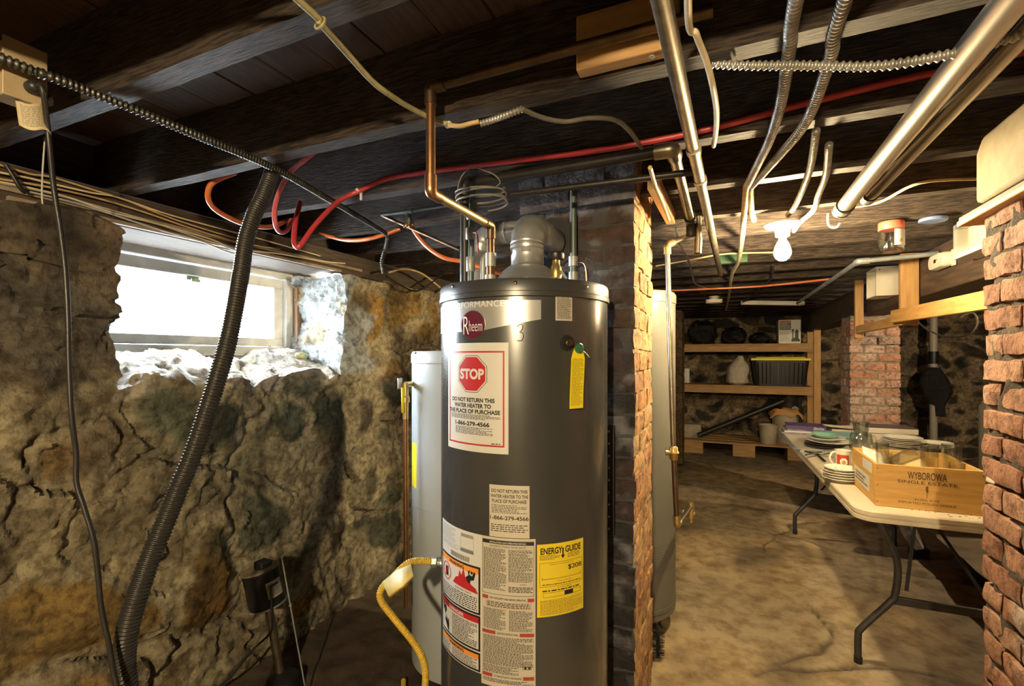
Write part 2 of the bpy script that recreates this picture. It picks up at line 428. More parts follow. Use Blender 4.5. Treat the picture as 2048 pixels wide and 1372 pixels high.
yo=[y for y in ys if OY0-1e-6<=y<=OY1+1e-6]; zo=[z for z in zs if z>=OZ0-1e-6]
NX=34
xo=[WX+(WBX-WX)*i/NX for i in range(NX+1)]
def sillz(x): return OZ0+.118*((WX-x)/(WX-WBX))
def panel(A,B,fn):
    vs=[];cs=[];fs=[]
    for b in B:
        for a in A:
            q,c=fn(a,b); vs.append(q); cs.append(c)
    n=len(A)
    for j in range(len(B)-1):
        for i in range(n-1):
            k=j*n+i; fs.append((k,k+1,k+n+1,k+n))
    mb.add(vs,fs,0,cs)
def fsill(y,x):
    n=V(0,0,1); e=max(0,1-(WX-x)/.06); n=n+V(1,0,0)*e
    if x<WX: 
        n=n+V(0,-1,0)*max(0,1-(OY1-y)/.05)+V(0,1,0)*max(0,1-(y-OY0)/.05)
    else: n=facen(y,OZ0)
    return wl(V(x,y,sillz(x)),n.normalized())
panel(yo,xo,fsill)
def fjamb(yy,sg):
    def f(x,z):
        zz=z if z>OZ0+1e-6 else sillz(x)
        zz=max(zz,sillz(x))
        if x>=WX-1e-9: n=facen(yy,zz)
        else: n=V(0,sg,0)+V(1,0,0)*max(0,1-(WX-x)/.06)+V(0,0,1)*max(0,1-(zz-sillz(x))/.05)
        return wl(V(x,yy,zz),n.normalized())
    return f
panel(xo,zo,fjamb(OY1,-1)); panel(xo,zo,fjamb(OY0,1))
# ledge on top of the wall, under the sill timber
def ftop(y,x): 
    n=facen(y,OZ1) if x>=WX-1e-9 else V(0,0,1)+V(1,0,0)*max(0,1-(WX-x)/.06)
    return wl(V(x,y,OZ1),n.normalized())
yt1=[y for y in ys if y<=OY0+1e-6]; yt2=[y for y in ys if y>=OY1-1e-6]
for yt in (yt1,yt2): panel(yt,[WX-.02*i for i in range(9)],ftop)
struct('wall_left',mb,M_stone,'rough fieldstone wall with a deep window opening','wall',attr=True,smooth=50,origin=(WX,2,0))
# back wall: dark stones in pale mortar
PAL_B=[(.035,.028,.022),(.05,.04,.03),(.025,.02,.018),(.08,.06,.04),(.12,.09,.06)]
mb=MB(); BY=8.35
def wb(u,v):
    p=V(-2.1+5.6*u,BY,-.05+2.3*v)
    q,c,m=stone(p,V(0,-1,0),(2.5,2.5,5.2),PAL_B,(.40,.31,.20),.05,.03,.15,3.); return q,c
mb.grid(230,110,wb); struct('wall_back',mb,M_stone,'far wall of dark rubble stones in pale mortar','wall',attr=True,smooth=50,origin=(0,BY,0))
mb=MB()
def wr(u,v):
    p=V(3.3,8.4-11*u,-.05+2.3*v)
    q,c,m=stone(p,V(-1,0,0),(2.5,2.5,5.2),PAL_B,(.30,.22,.13),.05,.03,.17,5.); return q,c
mb.grid(150,50,wr); struct('wall_right',mb,M_stone,attr=True,smooth=50,origin=(3.3,3,0))
mb=MB()
def wf(u,v):
    p=V(3.4-5.6*u,-2.55,-.05+2.3*v)
    q,c,m=stone(p,V(0,1,0),(2.6,2.6,3.3),PAL_L,MORT_L,.05,.02,.12,8.); return q,c
mb.grid(90,40,wf); struct('wall_front',mb,M_stone,attr=True,smooth=50,origin=(0,-2.55,0))
# floor
mb=MB()
def crack(p):
    q=p+nvec(p*1.3)*.35+nvec(p*6)*.05
    d,pts=noise.voronoi(V(q.x*.75,q.y*.6,.3)); return math.sqrt(d[1])-math.sqrt(d[0])
def ff(u,v):
    x=-2.05+5.45*u; y=-2.6+11.05*v
    p=V(x,y,0)
    z=.012*noise.turbulence(p*1.4,4,False)-.006
    e=crack(p); k=sm(.012,.0,e)*sm(-.1,.15,noise.noise(p*1.1+V(4,0,0)))
    z-=.012*k
    n1=.5+.5*noise.noise(p*1.2+V(7,0,0)); n2=.5+.5*noise.noise(p*3.4)
    c=lerp3((.46,.34,.185),(.36,.29,.19),sm(.35,.65,n1))
    c=lerp3(c,(.25,.19,.12),.6*sm(.55,.75,n2))
    c=lerp3(c,(.07,.055,.04),sm(.62,.8,.5+.5*noise.noise(p*2.1+V(1,9,0)))*.6)
    c=lerp3(c,(.08,.06,.045),k*.9)
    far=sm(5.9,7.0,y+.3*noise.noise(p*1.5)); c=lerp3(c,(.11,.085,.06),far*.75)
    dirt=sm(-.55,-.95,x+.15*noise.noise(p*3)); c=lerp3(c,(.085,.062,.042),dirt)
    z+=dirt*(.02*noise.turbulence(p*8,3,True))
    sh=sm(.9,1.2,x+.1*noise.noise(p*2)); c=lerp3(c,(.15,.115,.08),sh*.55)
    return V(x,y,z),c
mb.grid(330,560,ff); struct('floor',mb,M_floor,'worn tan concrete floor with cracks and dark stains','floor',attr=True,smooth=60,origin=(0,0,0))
# ceiling boards above the joists
mb=MB(); x=-2.6; rg=random.Random(3)
while x<3.5:
    w=rg.uniform(.13,.19); mb.box((x,-2.7,2.2+rg.uniform(0,.004)),(x+w-.004,8.6,2.225)); x+=w
mb.box((-2.6,-2.7,2.224),(3.6,8.6,2.25))
struct('ceiling',mb,M_board,'dark brown floorboards seen between the joists','ceiling',bevel=.002)
# joists
JY=[.6475+.403*k for k in range(-8,20)]
for k,y in enumerate(JY):
    rg=random.Random(k); mb=MB(); n=60
    def top(u,v,y=y,k=k):
        x=-2.2+5.5*u; a=2*PI*v
        # rectangular section with worn corners
        s=.0245; pts=[(-s,2.2),(-s,2.0),(s,2.0),(s,2.2)]
        i=min(3,int(v*4+.001)); dy,z=pts[i]
        p=V(x,y+dy,z)
        w=nvec(V(x*2.2,y*9,z*20))*.004+nvec(V(x*14,y*9,z*9))*.0018
        return V(x,p.y+w.y,p.z+(w.z if z<2.1 else 0))
    vs=[];fs=[]
    for i in range(n*3+1):
        for j in range(4): vs.append(top(i/(n*3),j/4+.01))
    for i in range(n*3):
        for j in range(3): a=i*4+j; fs.append((a,a+1,a+5,a+4))
    fs+= [(0,1,2,3),(n*12+3,n*12+2,n*12+1,n*12)]
    mb.add(vs,fs)
    struct('ceiling_joist',mb,M_joist,smooth=30)
mb=MB(); mb.box((-2.24,-2.6,1.998),(-2.205,8.4,2.2)); struct('wall_rim',mb,M_sill)
mb=MB(); mb.box((-2.45,-2.6,1.75),(-2.32,.86,2.0)); mb.box((-2.45,2.14,1.75),(-2.32,8.4,2.0)); struct('wall_backing',mb,M_sill)
# sill timber on the left wall, and trim over the window
mb=MB(); mb.box((-2.3,-2.6,1.875),(-2.03,8.4,1.998)); struct('trim_1',mb,M_sill,'long dark sill timber on top of the stone wall','trim',bevel=.006)
mb=MB(); mb.bar((-2.022,.35,1.915),(-2.022,2.3,1.915),.012,.016); mb.bar((-2.02,.72,1.885),(-2.02,2.12,1.885),.02,.014); struct('trim_2',mb,mat('trim_wood',(.34,.27,.2),.7,col2=(.2,.15,.1),nscale=14),'pale worn batten nailed above the window','trim',bevel=.002)
mb=MB(); mb.box((-2.03,-.0,1.862),(-1.99,.0,1.872)); 
# main beam along the right
mb=MB(); mb.box((1.05,-2.6,1.747),(1.27,8.4,1.992)); struct('beam',mb,M_beam,'big dark main beam running to the far wall','beam',bevel=.008)
# ================================================================== WINDOW
XW=-2.37; wy0,wy1,wz0,wz1=.88,2.075,1.40,1.895
mb=MB()
mb.box((XW-.06,wy0,wz1-.05),(XW+.03,wy1,wz1)); mb.box((XW-.06,wy0,wz0),(XW+.03,wy1,wz0+.05))
mb.box((XW-.06,wy0,wz0+.05),(XW+.03,wy0+.05,wz1-.05)); mb.box((XW-.06,wy1-.05,wz0+.05),(XW+.03,wy1,wz1-.05))
wdw=struct('window_1',mb,M_white,'small white basement window with bright daylight in the stone wall','window',bevel=.004)
mb=MB(); a,b,c,d=wy0+.055,wy1-.055,wz0+.052,wz1-.055
mb.box((XW-.04,a,d-.055),(XW+.01,b,d)); mb.box((XW-.04,a,c),(XW+.01,b,c+.045)); mb.box((XW-.04,a,c+.045),(XW+.01,a+.055,d-.055)); mb.box((XW-.04,b-.06,c+.045),(XW+.01,b,d-.055))
obj('window_sash',mb,M_white,wdw,bevel=.004)
mb=MB(); mb.box((XW-.018,a+.04,c+.03),(XW-.014,b-.04,d-.04)); obj('window_pane',mb,M_glass,wdw)
lp=PX(383,556,XW+.012)
mb=MB(); mb.box((lp.x,lp.y-.03,lp.z-.012),(lp.x+.012,lp.y+.03,lp.z+.01)); mb.box((lp.x+.012,lp.y-.012,lp.z-.02),(lp.x+.022,lp.y+.03,lp.z-.004)); obj('window_latch',mb,mat('latch_plastic',(.5,.66,.52),.4),wdw,bevel=.002)
mb=MB(); mb.box((XW-.02,wy1+.002,1.39),(XW+.06,wy1+.05,1.9)); mb.box((XW+.03,wy1+.05,1.37),(XW+.12,wy1+.09,1.9)); mb.box((XW-.03,wy0,wz1+.002),(XW+.12,wy1+.06,wz1+.03))
struct('trim_3',mb,mat('window_post',(.30,.24,.18),.8,col2=(.22,.10,.03),nscale=16,stretch=(1,1,.25),bump=.5,bscale=30),'weathered wooden post at the right side of the window','trim',bevel=.004)
# bright light-well outside the window (pale ground and wall the daylight comes off)
mb=MB(); mb.box((-4.2,-1.5,1.2),(-2.45,4.5,1.25)); struct('ground_outside',mb,mat('pale_gravel',(.75,.74,.72),.9,col2=(.6,.6,.58),nscale=30,bump=.5),'pale ground outside the window','ground')
# ================================================================== BRICKWORK
def brick(mb, lo, hi, n_out, seed, col, jit=.006, seg=.022, mi=0, rnd=.007, darkfn=None):
    lo=Vector(lo); hi=Vector(hi); c=(lo+hi)/2; h=(hi-lo)/2
    rg=random.Random(seed); tilt=Matrix.Rotation(rg.uniform(-.02,.02),3,'Z')@Matrix.Rotation(rg.uniform(-.025,.025),3,'Y')@Matrix.Rotation(rg.uniform(-.02,.02),3,'X')
    sh=V(rg.uniform(-1,1),rg.uniform(-1,1),rg.uniform(-1,1))*.003
    def dsp(p):
        q=p-c; e=V(max(-h.x+rnd,min(h.x-rnd,q.x)),max(-h.y+rnd,min(h.y-rnd,q.y)),max(-h.z+rnd,min(h.z-rnd,q.z)))
        dd=q-e
        if dd.length>1e-9: q=e+dd.normalized()*min(dd.length,rnd)
        k=p*14+V(seed*1.3,seed*.7,0)
        q=tilt@q+sh
        w=c+q
        return w+nvec(k)*jit+nvec(p*45)*jit*.45
    for ax in range(3):
        for sg in (-1,1):
            nn=V(0,0,0); nn[ax]=sg
            if nn.dot(Vector(n_out))<-.5 and abs(n_out[ax])>.5: continue
            a,b=[i for i in range(3) if i!=ax]
            na=max(2,round(2*h[a]/seg)); nb=max(2,round(2*h[b]/seg))
            vs=[];cs=[]
            for j in range(nb+1):
                for i in range(na+1):
                    p=Vector(c); p[ax]+=sg*h[ax]; p[a]+=h[a]*(2*i/na-1); p[b]+=h[b]*(2*j/nb-1)
                    q=dsp(p); vs.append(q); f=1+.35*noise.noise(q*9+V(seed,0,0)); cc=tuple(x*f for x in col)
                    if darkfn: cc=darkfn(q,nn,cc)
                    cs.append(cc)
            fs=[]
            flip=(sg>0)!=(ax==1)
            for j in range(nb):
                for i in range(na):
                    k=j*(na+1)+i; f=(k,k+1,k+na+2,k+na+1); fs.append(f if flip else f[::-1])
            m=mi(nn,lo) if callable(mi) else mi
            mb.add(vs,fs,m,cs)
def brick_pier(x0,x1,y0,y1,z0,z1,course,colfn,mi=0,faces=('-y','+x','-x'),jit=.006,seg=.022,seed=0,darkfn=None,joint=.011,rnd=.007):
    mb=MB(); n=int((z1-z0)/course+.5); W=.098
    for k in range(n):
        za=z0+k*course+joint/2; zb=z0+(k+1)*course-joint/2; odd=k%2
        def row(lo,hi,start,axis,fix,nout):
            s=start; idx=0
            while s<hi-.02:
                L=.2
                e=min(s+L,hi)
                if hi-e<.05: e=hi
                a=[0,0,0]; b=[0,0,0]
                a[axis]=s+joint/2 if s>lo+1e-6 else s; b[axis]=e-joint/2 if e<hi-1e-6 else e
                o=1-axis; a[o],b[o]=fix
                a[2],b[2]=za,zb
                sd=seed+k*97+idx*13+int(100*fix[0])+axis*7
                brick(mb,a,b,nout,sd,colfn(sd,k),jit,seg,mi,rnd,darkfn); s=e; idx+=1
        if '-y' in faces:
            lo,hi=(x0,x1) if not odd else (x0+W+joint,x1-W-joint)
            row(lo,hi,lo,0,(y0,y0+W),(0,-1,0))
        for nm,fx,no in (('+x',(x1-W,x1),(1,0,0)),('-x',(x0,x0+W),(-1,0,0))):
            if nm in faces:
                lo,hi=(y0,y1) if odd else (y0+W+joint,y1)
                row(lo,hi,lo,1,fx,no)
            elif nm in('+x','-x') and odd and '-y' in faces:
                brick(mb,(fx[0],y0,za),(fx[1],y0+.2,zb),(0,-1,0),seed+k*31+int(fx[0]*100),colfn(k*3+seed,k),jit,seg,mi,rnd,darkfn)
    i=.014
    mb2=MB(); 
    mb2.box((x0+i,y0+i,z0),(x1-i,y1-i,z1))
    return mb,mb2
def mort_core(x0,x1,y0,y1,z0,z1,amp=.012,i=.009,front=None):
    mb=MB()
    x0+=i;x1-=i;y0+=i;y1-=i
    def side(a,b,mi=0):
        L=(b-a).length; nu=max(4,int(L/.025)); nv=int((z1-z0)/.025)
        def f(u,v):
            p=a+(b-a)*u; p=V(p.x,p.y,z0+(z1-z0)*v)
            return p+nvec(p*22)*amp*1.1+nvec(p*7)*amp*.5
        mb.grid(nu,nv,f,mi)
    P=[V(x0,y0,0),V(x1,y0,0),V(x1,y1,0),V(x0,y1,0)]
    for j in range(4): side(P[j],P[(j+1)%4],1 if (front and j==0) else 0)
    mb.add([V(x0,y0,z1),V(x1,y0,z1),V(x1,y1,z1),V(x0,y1,z1)],[(0,1,2,3)])
    return mb
OR=[(.47,.26,.105),(.50,.30,.14),(.42,.21,.085),(.52,.33,.165),(.40,.21,.10)]
RD=[(.40,.20,.13),(.44,.235,.16),(.36,.175,.115),(.47,.27,.19),(.42,.22,.145)]
# chimney: its near face is coated black, its side is bare orange brick
CX0,CX1,CY0,CY1=-.72,-.285,1.69,2.12
def chim_dark(q,nn,c):
    if (nn.y<-.5 and q.y<CY0+.04) or (abs(nn.z)>.5 and q.y<CY0+.05):
        up=sm(1.25,1.75,q.z+.12*noise.noise(q*6)); d=(.028,.026,.027)
        d=lerp3(d,(.055,.035,.03),sm(.1,.3,noise.noise(q*5+V(2,0,0)))) ; d=lerp3(d,(.10,.06,.04),up*.75)
        k=sm(.15,.5,fr(q*11,5)); return lerp3(d,(.30,.31,.34),k*.55)
    k=sm(.38,.5,fr(q*16,3)); return lerp3(c,(.05,.035,.025),k*.6)
mb,_=brick_pier(CX0,CX1,CY0,CY1,0,2.2,.0745,lambda s,k: OR[s%5],mi=lambda nn,lo:1 if (nn.y<-.5 and lo.y<CY0+.03) else 0,darkfn=chim_dark,seed=11,seg=.016,jit=.0055,joint=.009,rnd=.004)
ch=tag(obj('brick_chimney',mb,[M_brick,M_soot],attr=True,smooth=55,origin=(-.5,1.9,0)),'square brick chimney with blackened front and bare orange side behind the dark water heater','chimney',kind='thing')
obj('mortar_core',mort_core(CX0,CX1,CY0,CY1,0,2.2,.008,.005,True),[mat('sandy_mortar',(.40,.27,.135),.9,col2=(.05,.035,.025),nscale=14,bump=.9,bscale=45,mixlo=.45,mixhi=.7),mat('sooty_mortar',(.045,.042,.042),.6,col2=(.11,.11,.115),nscale=10,bump=.9,bscale=45,mixlo=.5,mixhi=.7)],ch,smooth=60)
# right foreground pier
def pal_pier(q,nn,c):
    k=sm(-.08,.42,noise.noise(q*4.2+V(3,1,7))+.3*fr(q*15,4)); low=sm(1.5,.9,q.z)
    return lerp3(c,(.54,.47,.43),k*(.45+.4*low))
PX0,PY1=.64,1.715
mb,_=brick_pier(PX0,1.0,1.02,PY1,0,1.7625,.0665,lambda s,k: RD[s%5],darkfn=pal_pier,seed=51,seg=.014,jit=.0065,faces=('-x','-y'),joint=.011,rnd=.007)
# far end of the pier (towards the back)
for k in range(26):
    za=k*.0665+.006; 
    for j in range(2):
        brick(mb,(PX0+.1+j*.13,PY1-.1,za),(PX0+.22+j*.13,PY1,za+.053),(0,1,0),k*7+j,RD[(k+j)%5],.007,.02,0,.009,pal_pier)
pr=tag(obj('brick_pillar',mb,M_brick,attr=True,smooth=55,origin=(.8,1.4,0)),'rough red brick pillar at the right edge with ragged mortar','pillar',kind='thing')
obj('mortar_core',mort_core(PX0,1.0,1.02,PY1,0,1.765,.016,.010),mat('rough_mortar',(.15,.12,.09),.95,col2=(.05,.042,.036),nscale=20,bump=1,bscale=50,bdist=.015),pr,smooth=60)
# far pier under the beam
def pal_far(q,nn,c):
    k=sm(.2,.45,noise.noise(q*3.3+V(8,1,2))+.25*noise.noise(q*11)); return lerp3(c,(.50,.42,.35),k*.6)
mb,_=brick_pier(1.0,1.36,5.05,5.43,0,1.745,.0745,lambda s,k: RD[(s+1)%5],darkfn=pal_far,seed=77,seg=.05,jit=.005,faces=('-x','-y'))
pf=tag(obj('brick_pillar',mb,M_brick,attr=True,smooth=55,origin=(1.18,5.2,0)),'whole brick pillar under the main beam behind the table','pillar',kind='thing')
obj('mortar_core',mort_core(1.0,1.36,5.05,5.43,0,1.745,.008),mat('grey_mortar',(.34,.27,.2),.95,col2=(.2,.15,.11),nscale=20,bump=.6,bscale=40),pf,smooth=60)
# low masonry pier beside the shelves
mb,_=brick_pier(-.93,-.50,6.5,6.9,0,1.98,.115,lambda s,k:[(.17,.11,.06),(.21,.14,.075),(.14,.09,.05)][s%3],seed=91,seg=.06,jit=.006,faces=('+x','-y'))
pl=tag(obj('block_pillar',mb,M_brick,attr=True,smooth=55,origin=(-.72,6.7,0)),'dim brown block pillar beside the left end of the shelves','pillar',kind='thing')
obj('mortar_core',mort_core(-.93,-.50,6.5,6.9,0,1.98,.008),M_mortar,pl,smooth=60)
# plaster-coated block and plates on top of the near pillar
mb=MB(); 
def blk(u,v): 
    return None
a=PX(1957,440,.635); 
mb=MB(); poly=[(1.10,1.815),(1.735,1.817),(1.735,1.955),(1.70,1.99),(1.10,1.99)]
mb.prism([(y,z) for y,z in poly],.632,.98,lambda y,z,x: V(x,y,z))
tag(obj('plaster_block',mb,mat('beige_plaster',(.36,.30,.20),.85,col2=(.27,.22,.145),nscale=9,bump=.3,bscale=30),bevel=.012),'beige plastered block sitting on the wooden plates above the brick pillar','block')
mb=MB(); mb.bar((.74,1.02,1.801),(.74,1.86,1.801),.20,.024); tag(obj('wooden_plate',mb,mat('dark_plate',(.12,.09,.06),.7,col2=(.06,.045,.03),nscale=10,stretch=(6,1,6)),bevel=.004),'dark flat wooden plate under the beige plastered block','plank')
mb=MB(); mb.bar((.71,1.02,1.780),(.71,1.80,1.780),.19,.016); tag(obj('wooden_plate',mb,M_piney,bevel=.003),'lighter wooden plank resting directly on the near brick pillar','plank')
# low concrete ledge beyond the table
mb=MB()
def led(u,v):
    x=1.32+1.9*u; pr=[(2.9,0),(2.93,.13),(3.0,.16),(3.5,.17),(4.4,.16)]
    i=min(3,int(v*4)); t=v*4-i; y=pr[i][0]+(pr[i+1][0]-pr[i][0])*t; z=pr[i][1]+(pr[i+1][1]-pr[i][1])*t
    p=V(x,y,z); return p+nvec(p*5)*.025
mb.grid(50,40,led); struct('ground_ledge',mb,mat('ledge_concrete',(.20,.15,.10),.9,col2=(.10,.075,.05),nscale=5,bump=.6,bscale=30),'low rough concrete ledge behind the folding table','ledge',smooth=60)
# ================================================================== LAMPS
M_porc=mat('porcelain',(.85,.82,.76),.25)
M_bulb=mat('lit_bulb',(1,1,1),.4,emit=(1,.76,.41),estr=BULB); M_bulb2=mat('lit_bulb_near',(1,1,1),.4,emit=(1,.77,.45),estr=BULB2); M_bulb_fill=mat('added_fill_bulb',(1,1,1),.4,emit=(1,.76,.45),estr=BULB_FILL)
def lamp(loc, label, mb_, r=.033):
    x,y,z=loc
    t=thing('bulb_holder',label,'lamp holder',(x,y,z),'bare bulb holders')
    mb=MB(); mb.lathe([(.068,0),(.07,-.008),(.062,-.016),(.038,-.022),(.03,-.03),(.027,-.055),(.024,-.057)],(x,y,z),40); obj('holder_body',mb,M_porc,t,smooth=35)
    b=thing('light_bulb',label.replace('porcelain holder','glowing bulb') ,'light bulb',(x,y,z-.06),'bare bulbs')
    mb=MB(); zz=-.05
    mb.lathe([(.013,0),(.0135,-.02),(.02,-.03),(r*.85,-.05),(r,-.068),(r*.97,-.08),(r*.75,-.096),(r*.4,-.105),(0,-.108)],(x,y,z-.052),32); obj('glass_globe',mb,mb_,b,smooth=60)
    return t,b
BL=PT(1565,446,2.02)
t,b=lamp((BL.x,BL.y,BL.z),'white porcelain holder on the lit joist with a bare bulb',M_bulb); b['label']='glowing bare bulb hanging in the white holder over the passage'
t2,b2=lamp(LAMP2,'white porcelain holder on a joist behind the viewer',M_bulb2); b2['label']='glowing bare bulb behind the viewer near the stone wall'
t3,b3=lamp((2.45,4.6,1.97),'white porcelain holder for the added fill bulb beyond the main beam',M_bulb_fill); b3['label']='added glowing fill bulb beyond the main beam out of sight of the passage'  # added fill lamp, out of view, to brighten the far end
# ================================================================== WATER HEATERS
M_tank=mat('charcoal_enamel',(.085,.088,.09),.24,metal=.6,col2=(.10,.103,.104),nscale=3,spec=.6,coat=.25)
M_cap=mat('charcoal_cap',(.05,.052,.053),.32,metal=.3)
M_galv=mat('galvanized',(.55,.57,.57),.36,metal=.7,col2=(.40,.42,.43),nscale=9,rvar=.12)
M_galvd=mat('dull_galvanized',(.40,.42,.42),.5,metal=.45,col2=(.26,.28,.28),nscale=9,rvar=.12)
M_copper=mat('copper',(.50,.26,.12),.36,metal=.95,col2=(.25,.13,.07),nscale=12,rvar=.12)
M_copperd=mat('tarnished_copper',(.22,.13,.075),.42,metal=.9,col2=(.09,.07,.05),nscale=14,rvar=.12)
M_verd=mat('aged_copper',(.16,.17,.15),.5,metal=.75,col2=(.10,.14,.13),nscale=14)
M_iron=mat('black_iron',(.018,.018,.018),.4,metal=.3,col2=(.035,.03,.027),nscale=18)
M_steel=mat('steel_pipe',(.42,.38,.30),.33,metal=.95,col2=(.24,.21,.16),nscale=16,rvar=.12)
M_brass=mat('brass',(.62,.47,.20),.35,metal=.9)
M_black=mat('black_plastic',(.012,.012,.013),.4)
M_paper=mat('label_white',(.56,.56,.53),.42)
M_paper2=mat('label_cream',(.50,.465,.38),.45)
M_silver=mat('silver_label',(.42,.43,.44),.3,metal=.55)
M_ink=mat('ink_black',(.012,.012,.013),.5)
M_grey=mat('ink_grey',(.16,.155,.15),.5)
M_red=mat('ink_red',(.42,.02,.025),.4)
M_dred=mat('ink_brick_red',(.34,.05,.04),.45)
M_orange=mat('ink_orange',(.75,.27,.04),.45)
M_mar=mat('maroon_enamel',(.10,.012,.03),.25,coat=.4)
M_chrome=mat('chrome',(.75,.75,.76),.15,metal=1)
M_bright=mat('bright_silver',(.78,.78,.78),.35,metal=.2)
M_yel=mat('label_yellow',(.72,.56,.03),.45)
M_yelt=mat('tag_yellow',(.80,.66,.02),.45)
M_greeng=mat('green_disc',(.03,.13,.07),.3)
H=Cyl((-.583,1.407),.26); HT=1.605
h=thing('water_heater','tall charcoal water heater with STOP label in front of the chimney','water heater',(-.583,1.407,0))
mb=MB(); mb.lathe([(.245,.06),(.26,.075),(.26,1.565),(.258,1.566)],(-.583,1.407,0),96); obj('tank_body',mb,M_tank,h,smooth=30)
mb=MB(); mb.lathe([(.262,1.556),(.2655,1.558),(.2655,1.570),(.2635,1.572),(.2635,1.597),(.2605,1.605),(.10,1.607),(.0,1.607)],(-.583,1.407,0),96); cp=obj('top_cap',mb,M_cap,h,smooth=30)
for px,py in ((909,573),(1031,566),(1170,575)):
    p,z=H.at(px,py); c=H.pt(p,z,.004); n=(H.pt(p,z,1)-H.pt(p,z,0)); q=n.to_track_quat('Z','Y').to_matrix()
    mb=MB(); mb.lathe([(.0055,0),(.0055,.002),(.003,.0035),(0,.0037)],c,12,R=q); obj('screw',mb,M_chrome,cp,smooth=50)
for an in (30,150,270):
    mb=MB(); mb.lathe([(.022,0),(.022,.065)],(-.583+.2*math.cos(math.radians(an)),1.407+.2*math.sin(math.radians(an)),0),12); obj('foot',mb,M_black,h)
# silver band, badge
p0,_=H.at(886,620); p1,z1=H.at(1082,600); _,z0=H.at(1050,640)
sh=H.sheet(p0-.35,z0,p1,z1+.0)
mb=MB(); n=30; U0,U1=-sh.w/2,sh.w/2; V1=sh.h/2; 
vs=[];fs=[]
for i in range(n+1):
    u=U0+(U1-U0)*i/n; k=max(0,(u-(U0+.62*(U1-U0)))/(.38*(U1-U0)))
    vb=-sh.h/2-.028+.03*k
    vs+= [sh.fn(u,vb,.0008),sh.fn(u,V1,.0008)]
fs=[(2*i,2*i+2,2*i+3,2*i+1) for i in range(n)]; mb.add(vs,fs)
bd=obj('silver_band',mb,M_silver,h,smooth=60)
mb=MB(); a=H.at(905,608); b=H.at(1010,606); s2=H.sheet(a[0],b[1]-.008,b[0],b[1]+.008); s2.text(mb,'PERFORMANCE',0,0,.0165,s2.w*.98,w=.0014,bold=.02); obj('lettering',mb,M_bright,bd)
cpx=H.at(946,650); rx=H.R*abs(H.at(969,650)[0]-H.at(923,650)[0])/2; rz=abs(H.at(946,621)[1]-H.at(946,679)[1])/2
s3=H.sheet(cpx[0]-.1,cpx[1]-.05,cpx[0]+.1,cpx[1]+.05)
def disc(mb,sh,rx,rz,w0,w1,n=48):
    o=[sh.fn(rx*math.cos(2*PI*k/n),rz*math.sin(2*PI*k/n),w1) for k in range(n)]; i=[sh.fn(rx*math.cos(2*PI*k/n),rz*math.sin(2*PI*k/n),w0) for k in range(n)]
    mb.add(o+i,[tuple(range(n))]+[(n+k,n+(k+1)%n,(k+1)%n,k) for k in range(n)])
mb=MB(); disc(mb,s3,rx,rz,0,.003); bg_=obj('badge_rim',mb,M_chrome,h,smooth=40)
mb=MB(); disc(mb,s3,rx*.93,rz*.94,.003,.0038); obj('badge_face',mb,M_mar,bg_,smooth=40)
mb=MB(); s3.text(mb,'R',-rx*.52,0.0,rz*1.30,rx*.50,w=.0046,bold=-.01); s3.text(mb,'heem',rx*.28,-.002,rz*.78,rx*1.05,w=.0046,bold=-.01); obj('badge_lettering',mb,M_bright,bg_)
# ---- STOP label
L=H.sheet_px((897,685),(1017,909)); mb=MB(); L.panel(mb,-L.w/2,L.w/2,-L.h/2,L.h/2,nu=16); st=obj('stop_label',mb,M_paper,h,smooth=30)
w,hh=L.w,L.h
mb=MB(); L.frame(mb,-w*.455,w*.45,-h.location.x*0-hh*.44,hh*.425,.0045,nu=14); obj('red_border',mb,M_red,st)
oc=(-.002,hh*.215); R=w*.245
octo=lambda r:[(oc[0]+r*math.cos(PI/8+k*PI/4),oc[1]+r*math.sin(PI/8+k*PI/4)) for k in range(8)]
mb=MB(); L.poly(mb,octo(R*1.03),.0011); obj('octagon_edge',mb,M_ink,st)
mb=MB(); L.poly(mb,octo(R),.0013); obj('octagon_rim',mb,M_paper,st)
mb=MB(); L.poly(mb,octo(R*.93),.0015); obj('octagon',mb,M_red,st)
mb=MB(); L.text(mb,'STOP',oc[0],oc[1],hh*.088,w*.385,w=.0018,bold=.045); obj('stop_word',mb,M_paper,st)
mb=MB()
for t,v,wd,hq in (('DO NOT RETURN THIS',-.025,.70,.036),('WATER HEATER TO',-.078,.60,.036),('THE PLACE OF PURCHASE',-.131,.84,.036),('1-866-279-4566',-.245,.56,.036)):
    L.text(mb,t,-.005,v*hh,hq*hh,wd*w,bold=.04)
L.greek(mb,-.40*w,.40*w,-.205*hh,-.158*hh,3,fill=.42,seed=3); L.greek(mb,-.30*w,.30*w,-.345*hh,-.275*hh,4,fill=.42,seed=5); L.greek(mb,.28*w,.40*w,-.42*hh,-.405*hh,1,seed=6)
obj('lettering',mb,M_ink,st)
# ---- small repeat label
L=H.sheet_px((979,972),(1059,1077)); mb=MB(); L.panel(mb,-L.w/2,L.w/2,-L.h/2,L.h/2,nu=10); st=obj('notice_label',mb,M_paper2,h)
w,hh=L.w,L.h; mb=MB()
for t,v,wd,hq in (('DO NOT RETURN THIS',.39,.90,.062),('WATER HEATER TO THE',.29,.94,.062),('PLACE OF PURCHASE',.195,.86,.062),('1-866-279-4566',-.125,.96,.072)): L.text(mb,t,0,v*hh,hq*hh,wd*w,bold=.02)
L.greek(mb,-.44*w,.44*w,-.04*hh,.13*hh,4,fill=.35,seed=8); L.greek(mb,-.46*w,.46*w,-.40*hh,-.24*hh,3,fill=.35,seed=9); obj('lettering',mb,M_ink,st)
